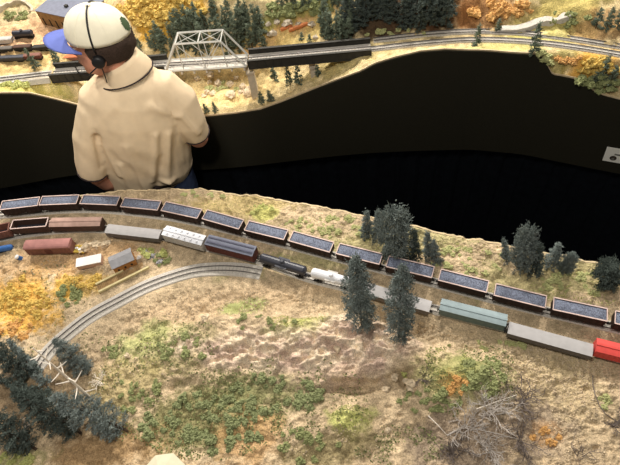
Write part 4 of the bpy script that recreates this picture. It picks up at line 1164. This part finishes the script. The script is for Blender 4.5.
# shirt
def seg_d(p, a, b):
    ab = b-a; t = max(0, min(1, (p-a).dot(ab)/ab.length_squared)); return (p-(a+ab*t)).length, t
OFF = Vector((-.60, 1.55, 0))
FOLD = [(Vector(a), Vector(b), w, k) for a, b, w, k in (
 ((-.66, 1.42, 1.44), (-.71, 1.43, 1.30), .012, -.012), ((-.655, 1.40, 1.40), (-.66, 1.42, 1.24), .012, .006),
 ((-.42, 1.41, 1.40), (-.50, 1.42, 1.16), .014, .009), ((-.40, 1.42, 1.36), (-.46, 1.42, 1.10), .012, -.008),
 ((-.46, 1.40, 1.42), (-.55, 1.42, 1.18), .012, .006), ((-.48, 1.40, 1.30), (-.58, 1.42, 1.08), .014, -.007),
 ((-.42, 1.43, 1.12), (-.52, 1.43, 1.17), .012, .010), ((-.44, 1.43, 1.09), (-.56, 1.43, 1.12), .012, -.008),
 ((-.57, 1.40, 1.40), (-.60, 1.42, 1.10), .014, .005), ((-.63, 1.41, 1.30), (-.66, 1.42, 1.08), .014, .006), ((-.60, 1.42, 1.30), (-.62, 1.42, 1.10), .012, -.005),
 ((-.55, 1.42, 1.55), (-.64, 1.43, 1.48), .012, .004), ((-.44, 1.42, 1.53), (-.38, 1.43, 1.46), .014, .005), ((-.36, 1.43, 1.46), (-.33, 1.44, 1.36), .012, .005))]
def shirt_disp(co, n):
    p = co+OFF; d = 0
    for a, b, w, k in FOLD:
        q, t = seg_d(p, a, b)
        if q < w*3: d += 1.6*k*math.exp(-(q/w)**2)
    d += .0035*noise.noise(Vector((p.x*16+p.z*8, p.y*10, p.z*5)))+.002*noise.noise(Vector((p.x*40, p.y*30, p.z*14)))
    if p.z < 1.2: d += .004*math.sin(p.x*70+p.z*8)*sst(1.22, 1.06, p.z) if False else .003*math.sin(p.x*75+p.z*9)*(1-sst(1.06, 1.2, p.z))
    return d
bm = bmesh.new()
S_ = [((-.635, 1.548, 1.035), .150, .110), ((-.615, 1.54, 1.10), .162, .114), ((-.586, 1.532, 1.18), .182, .118), ((-.566, 1.524, 1.28), .182, .120), ((-.546, 1.514, 1.38), .182, .124), ((-.528, 1.508, 1.46), .182, .118), ((-.512, 1.508, 1.53), .165, .104), ((-.503, 1.512, 1.575), .122, .086), ((-.500, 1.514, 1.605), .080, .070), ((-.500, 1.514, 1.62), .05, .05)]
tube(bm, [t_[0] for t_ in S_], [(t_[1], t_[2]) for t_ in S_], 32, ell=Vector((1, 0, 0)))
tube(bm, [(-.57, 1.505, 1.535), (-.645, 1.490, 1.490), (-.700, 1.470, 1.400), (-.738, 1.460, 1.310), (-.760, 1.456, 1.245)], [.055, .064, .062, .056, .053], 20)
tube(bm, [(-.46, 1.505, 1.555), (-.400, 1.500, 1.535), (-.366, 1.495, 1.470), (-.356, 1.488, 1.385), (-.352, 1.503, 1.305)], [.052, .060, .064, .058, .052], 20)
shirt = solid('shirt', fin(bm), 'shirt', person, .006, 6, shirt_disp)
def ring(c, ax, rx, ry, r, m, name, parent, ellv=Vector((1, 0, 0)), n=40, arc=(0, 2*PI)):
    ax = Vector(ax).normalized(); u = (ellv-ax*ellv.dot(ax)).normalized(); w = ax.cross(u); bm = bmesh.new(); c = Vector(c)
    pts = [c+u*rx*math.cos(a)+w*ry*math.sin(a) for a in [lerp(arc[0], arc[1], k/n) for k in range(n+1)]]
    tube(bm, pts, r, 8); return obj(name, fin(bm), m, parent, True)
ring((-.759, 1.456, 1.248), (-.022, -.004, -.065), .0525, .0525, .0032, 'trim', 'sleeve_trim', shirt)
ring((-.352, 1.502, 1.308), (.004, .015, -.08), .0515, .0515, .0032, 'trim', 'sleeve_trim', shirt)
# collar
bm = bmesh.new()
cc = [((-.496, 1.513, 1.600), .088, .079), ((-.497, 1.513, 1.618), .081, .073), ((-.501, 1.514, 1.640), .072, .066), ((-.504, 1.514, 1.658), .066, .062), ((-.504, 1.514, 1.658), .061, .058), ((-.500, 1.513, 1.620), .062, .060)]
tube(bm, [(c[0][0], c[0][1], c[0][2]+(.0 if i < 5 else 0)) for i, c in enumerate(cc)], [(c[1], c[2]) for c in cc], 32, cap=False, ell=Vector((1, 0, 0)))
for v in bm.verts: v.co.z += -.10*(v.co.y-1.513)+.18*(v.co.x+.498)
obj('collar', fin(bm), 'shirt', shirt, True)
ring((-.499, 1.511, 1.604), (-.13, .10, 1), .093, .084, .0024, 'trim', 'collar_trim', shirt)
# jeans
bm = bmesh.new()
tube(bm, [(-.588, 1.545, 1.135), (-.600, 1.545, .98), (-.61, 1.545, .88)], [(.165, .108), (.168, .117), (.155, .118)], 24, ell=Vector((1, 0, 0)))
for s in (-1, 1):
    L_ = LEG[s]; tube(bm, [(L_[0][0], L_[0][1], .95), (L_[0][0], L_[0][1], .80), L_[1], (L_[2][0], L_[2][1], .045)], [.092, .090, .070, .062], 20)
solid('jeans', fin(bm), 'jeans', person, .007, 3, lambda co, n: .004*noise.noise(co*14)+.002*noise.noise(co*40))
bm = bmesh.new(); tube(bm, [(-.592, 1.545, 1.105), (-.590, 1.545, 1.135)], [(.170, .113)]*2, 32, ell=Vector((1, 0, 0))); obj('belt', fin(bm), 'trim', person, True)
for s in (-1, 1):
    p = Vector(LEG[s][2]); bm = bmesh.new(); x, y = p.x, p.y
    tube(bm, [(x, y-.085, .036), (x, y-.06, .045), (x, y, .05), (x-.005, y+.08, .036), (x-.010, y+.16, .028), (x-.012, y+.185, .022)], [(.028, .030), (.040, .042), (.043, .046), (.047, .032), (.042, .024), (.02, .016)], 16, ell=Vector((1, 0, 0)))
    sh = obj('shoe', fin(bm), 'shoe', person, True)
    bm = bmesh.new(); tube(bm, [(x, y-.085, .008), (x, y, .008), (x-.008, y+.10, .008), (x-.012, y+.185, .008)], [(.036, .008), (.046, .008), (.051, .008), (.03, .008)], 12, ell=Vector((1, 0, 0))); obj('sole', fin(bm), 'black', sh)
# hair: back and sides below the cap
bm = bmesh.new(); res = bmesh.ops.create_icosphere(bm, subdivisions=4, radius=1)
for v in res['verts']:
    c = v.co.copy(); v.co = Vector((c.x*.081, c.y*.099-.012, c.z*.092+.022)); q = v.co
    lim = .012+.0
    k = 1
    if q.y > .022: k = max(.80, 1-(q.y-.022)*6)      # tucks inside the skull in front
    if q.z < -.030: k *= max(.62, 1-(-.030-q.z)*9)
    k += .055*noise.noise(c*9)+.06*noise.noise(Vector((c.x*22, c.y*22, c.z*8)))
    v.co = Vector((0, -.010, .022))+(q-Vector((0, -.010, .022)))*k
bm.transform(HM); obj('hair', fin(bm), 'hair', person, True)
for s in (-1, 1):
    bm = bmesh.new(); ell(bm, (s*.029, .079, .020), (.011, .008, .008), 2, HM); e = obj('eye', fin(bm), 'lens', person, True)
    bm = bmesh.new(); ell(bm, (s*.029, .0865, .020), (.0045, .002, .0045), 2, HM); obj('iris', fin(bm), 'hair', e, True)
# cap
cap = None
bm = bmesh.new(); res = bmesh.ops.create_uvsphere(bm, u_segments=48, v_segments=24, radius=1)
dl = [v for v in bm.verts if v.co.z < -.12]; bmesh.ops.delete(bm, geom=dl, context='VERTS')
for v in bm.verts:
    c = v.co; a = math.atan2(c.y, c.x); seam = 1-.012*math.exp(-((((a/(PI/3)+.5) % 1)-.5)/.05)**2)
    front = .5+.5*max(0, c.y)
    v.co = Vector((c.x*.086*seam, c.y*.104*seam-.004, .045+c.z*(.094+.010*max(0, c.y))*(1 if c.z > 0 else 1)))
g_ = bmesh.ops.extrude_face_region(bm, geom=bm.faces[:])
for e in g_['geom']:
    if isinstance(e, bmesh.types.BMVert): e.co = Vector((0, 0, .045))+(e.co-Vector((0, 0, .045)))*.965
bm.transform(HM); cap = obj('cap', fin(bm), 'cap', person, True)
bm = bmesh.new(); rows = []
for i in range(13):
    u = -1+2*i/12; a = PI/2-u*1.12; row = []
    for j in range(7):
        f = j/6; ext = f*.074*math.sqrt(max(0, 1-abs(u)**2.4))
        x = math.cos(a)*(.086); y = math.sin(a)*.104-.004+ext; z = .040+.004*f-.022*(x/.086)**2*(.6+.4*f)
        row.append((x*(1+.05*f), y, z))
    rows.append(row)
for dz in (0, -.0035):
    pass
vt = [[bm.verts.new(HM @ Vector(p)) for p in r] for r in rows]; vb = [[bm.verts.new(HM @ Vector((p[0], p[1], p[2]-.0035))) for p in r] for r in rows]
for i in range(12):
    for j in range(6):
        bm.faces.new((vt[i][j], vt[i+1][j], vt[i+1][j+1], vt[i][j+1])); bm.faces.new((vb[i][j], vb[i][j+1], vb[i+1][j+1], vb[i+1][j]))
for j in range(6): bm.faces.new((vt[0][j], vt[0][j+1], vb[0][j+1], vb[0][j])); bm.faces.new((vt[12][j+1], vt[12][j], vb[12][j], vb[12][j+1]))
for i in range(12): bm.faces.new((vt[i][6], vt[i+1][6], vb[i+1][6], vb[i][6])); bm.faces.new((vt[i+1][0], vt[i][0], vb[i][0], vb[i+1][0]))
tag(obj('brim', fin(bm), 'capblue', cap, True), 'blue brim')
bm = bmesh.new(); ell(bm, (0, -.004, .141), (.009, .009, .004), 2, HM); obj('button', fin(bm), 'cap', cap, True)
def oncap(az, el, k=1.01):   # point on the crown, az from the front towards the left ear
    c = Vector((-math.sin(az)*math.cos(el), math.cos(az)*math.cos(el), math.sin(el)))
    return HM @ Vector((c.x*.086*k, c.y*.104*k-.004, .045+c.z*(.094+.010*max(0, c.y))*k))
for q in range(6):
    az = q*PI/3
    bm = bmesh.new(); tube(bm, [oncap(az, e, 1.0) for e in [lerp(0, 1.5, k/10) for k in range(11)]], .0007, 5); obj('seam', fin(bm), 'cap', cap)
bm = bmesh.new(); rows = []
for i in range(9):
    for j in range(9):
        a, e = lerp(2.80, 3.25, i/8), lerp(.10, .58, j/8); d_ = math.hypot((i-4)/4, (j-4)/4)
        rows.append(bm.verts.new(oncap(a, e, 1.012)))
for i in range(8):
    for j in range(8):
        if math.hypot((i-3.5)/4.3, (j-3.5)/4.3) < 1: bm.faces.new((rows[i*9+j], rows[i*9+j+1], rows[i*9+j+10], rows[i*9+j+9]))
bmesh.ops.delete(bm, geom=[v for v in bm.verts if not v.link_faces], context='VERTS')
tag(obj('emblem', fin(bm), 'green_patch', cap), 'dark green emblem')
# headset
bm = bmesh.new(); tube(bm, [oncap(PI/2, e, 1.03) for e in [lerp(-.15, PI+.15, k/24) for k in range(25)]], .0028, 6); hs = obj('headset_band', fin(bm), 'black', person, True)
for s in (-1, 1):
    bm = bmesh.new(); tube(bm, [HM @ Vector((s*.080, -.004, .0)), HM @ Vector((s*.098, -.004, .0)), HM @ Vector((s*.102, -.004, 0))], [.019, .019, .013], 18); obj('ear_pad', fin(bm), 'black', hs, True)
bm = bmesh.new(); tube(bm, [HM @ Vector((-.098, .0, -.01)), HM @ Vector((-.092, .045, -.045)), HM @ Vector((-.060, .085, -.055)), HM @ Vector((-.03, .102, -.050))], .0022, 6); obj('microphone_boom', fin(bm), 'black', hs, True)
bm = bmesh.new(); tube(bm, [HM @ Vector((-.098, -.01, -.02)), HM @ Vector((-.088, -.005, -.055)), HM @ Vector((-.080, .0, -.085))], .0018, 6); obj('cord', fin(bm), 'black', hs, True)
# watch
A = [Vector(p) for p in ARM[-1]]; w = A[-1].lerp(A[-2], .35); d = (A[-1]-A[-2]).normalized()
bm = bmesh.new(); tube(bm, [w-d*.008, w+d*.008], .0345, 20); wt = obj('watch_strap', fin(bm), 'trim', person, True)
o_ = Vector((.3, -1, .1)); o_ = (o_-d*o_.dot(d)).normalized()
bm = bmesh.new(); tube(bm, [w+o_*.030, w+o_*.039], .014, 16); obj('watch_face', fin(bm), 'white', wt)

# ---------------------------------------------------------------- light
w = bpy.data.worlds.new('world'); C.world = w; w.use_nodes = True
w.node_tree.nodes['Background'].inputs[0].default_value = (1, .94, .86, 1)
w.node_tree.nodes['Background'].inputs[1].default_value = .20
def area(loc, tgt, size, power, colr=(1, .935, .845)):
    l = bpy.data.lights.new('ceiling_lamp', 'AREA'); l.shape = 'DISK'; l.size = size; l.energy = power; l.color = colr
    o = bpy.data.objects.new('ceiling_lamp', l); col.objects.link(o); o.location = loc
    o.rotation_euler = (Vector(tgt)-Vector(loc)).to_track_quat('-Z', 'Y').to_euler()
area((-1.7, 3.9, 4.1), (-.2, 1.4, 1.2), .30, 105)
area((.4, 4.3, 4.2), (0, 1.4, 1.2), .30, 120)
area((2.2, 3.5, 4.1), (.2, 1.4, 1.2), .30, 85)
area((-.35, .35, 3.8), (-.3, 1.5, 1.3), .4, 27)
sp = bpy.data.lights.new('track_spot', 'SPOT'); sp.energy = 88; sp.color = (1, .93, .82); sp.spot_size = math.radians(20); sp.spot_blend = .6; sp.shadow_soft_size = .08
so = bpy.data.objects.new('track_spot', sp); col.objects.link(so); so.location = (-.15, -.1, 3.7)
so.rotation_euler = (Vector((-.54, 1.45, 1.52))-so.location).to_track_quat('-Z', 'Y').to_euler()
C.view_settings.view_transform = 'Standard'; C.view_settings.look = 'None'; C.view_settings.gamma = 1
C.view_settings.use_curve_mapping = False; C.view_settings.exposure = .20
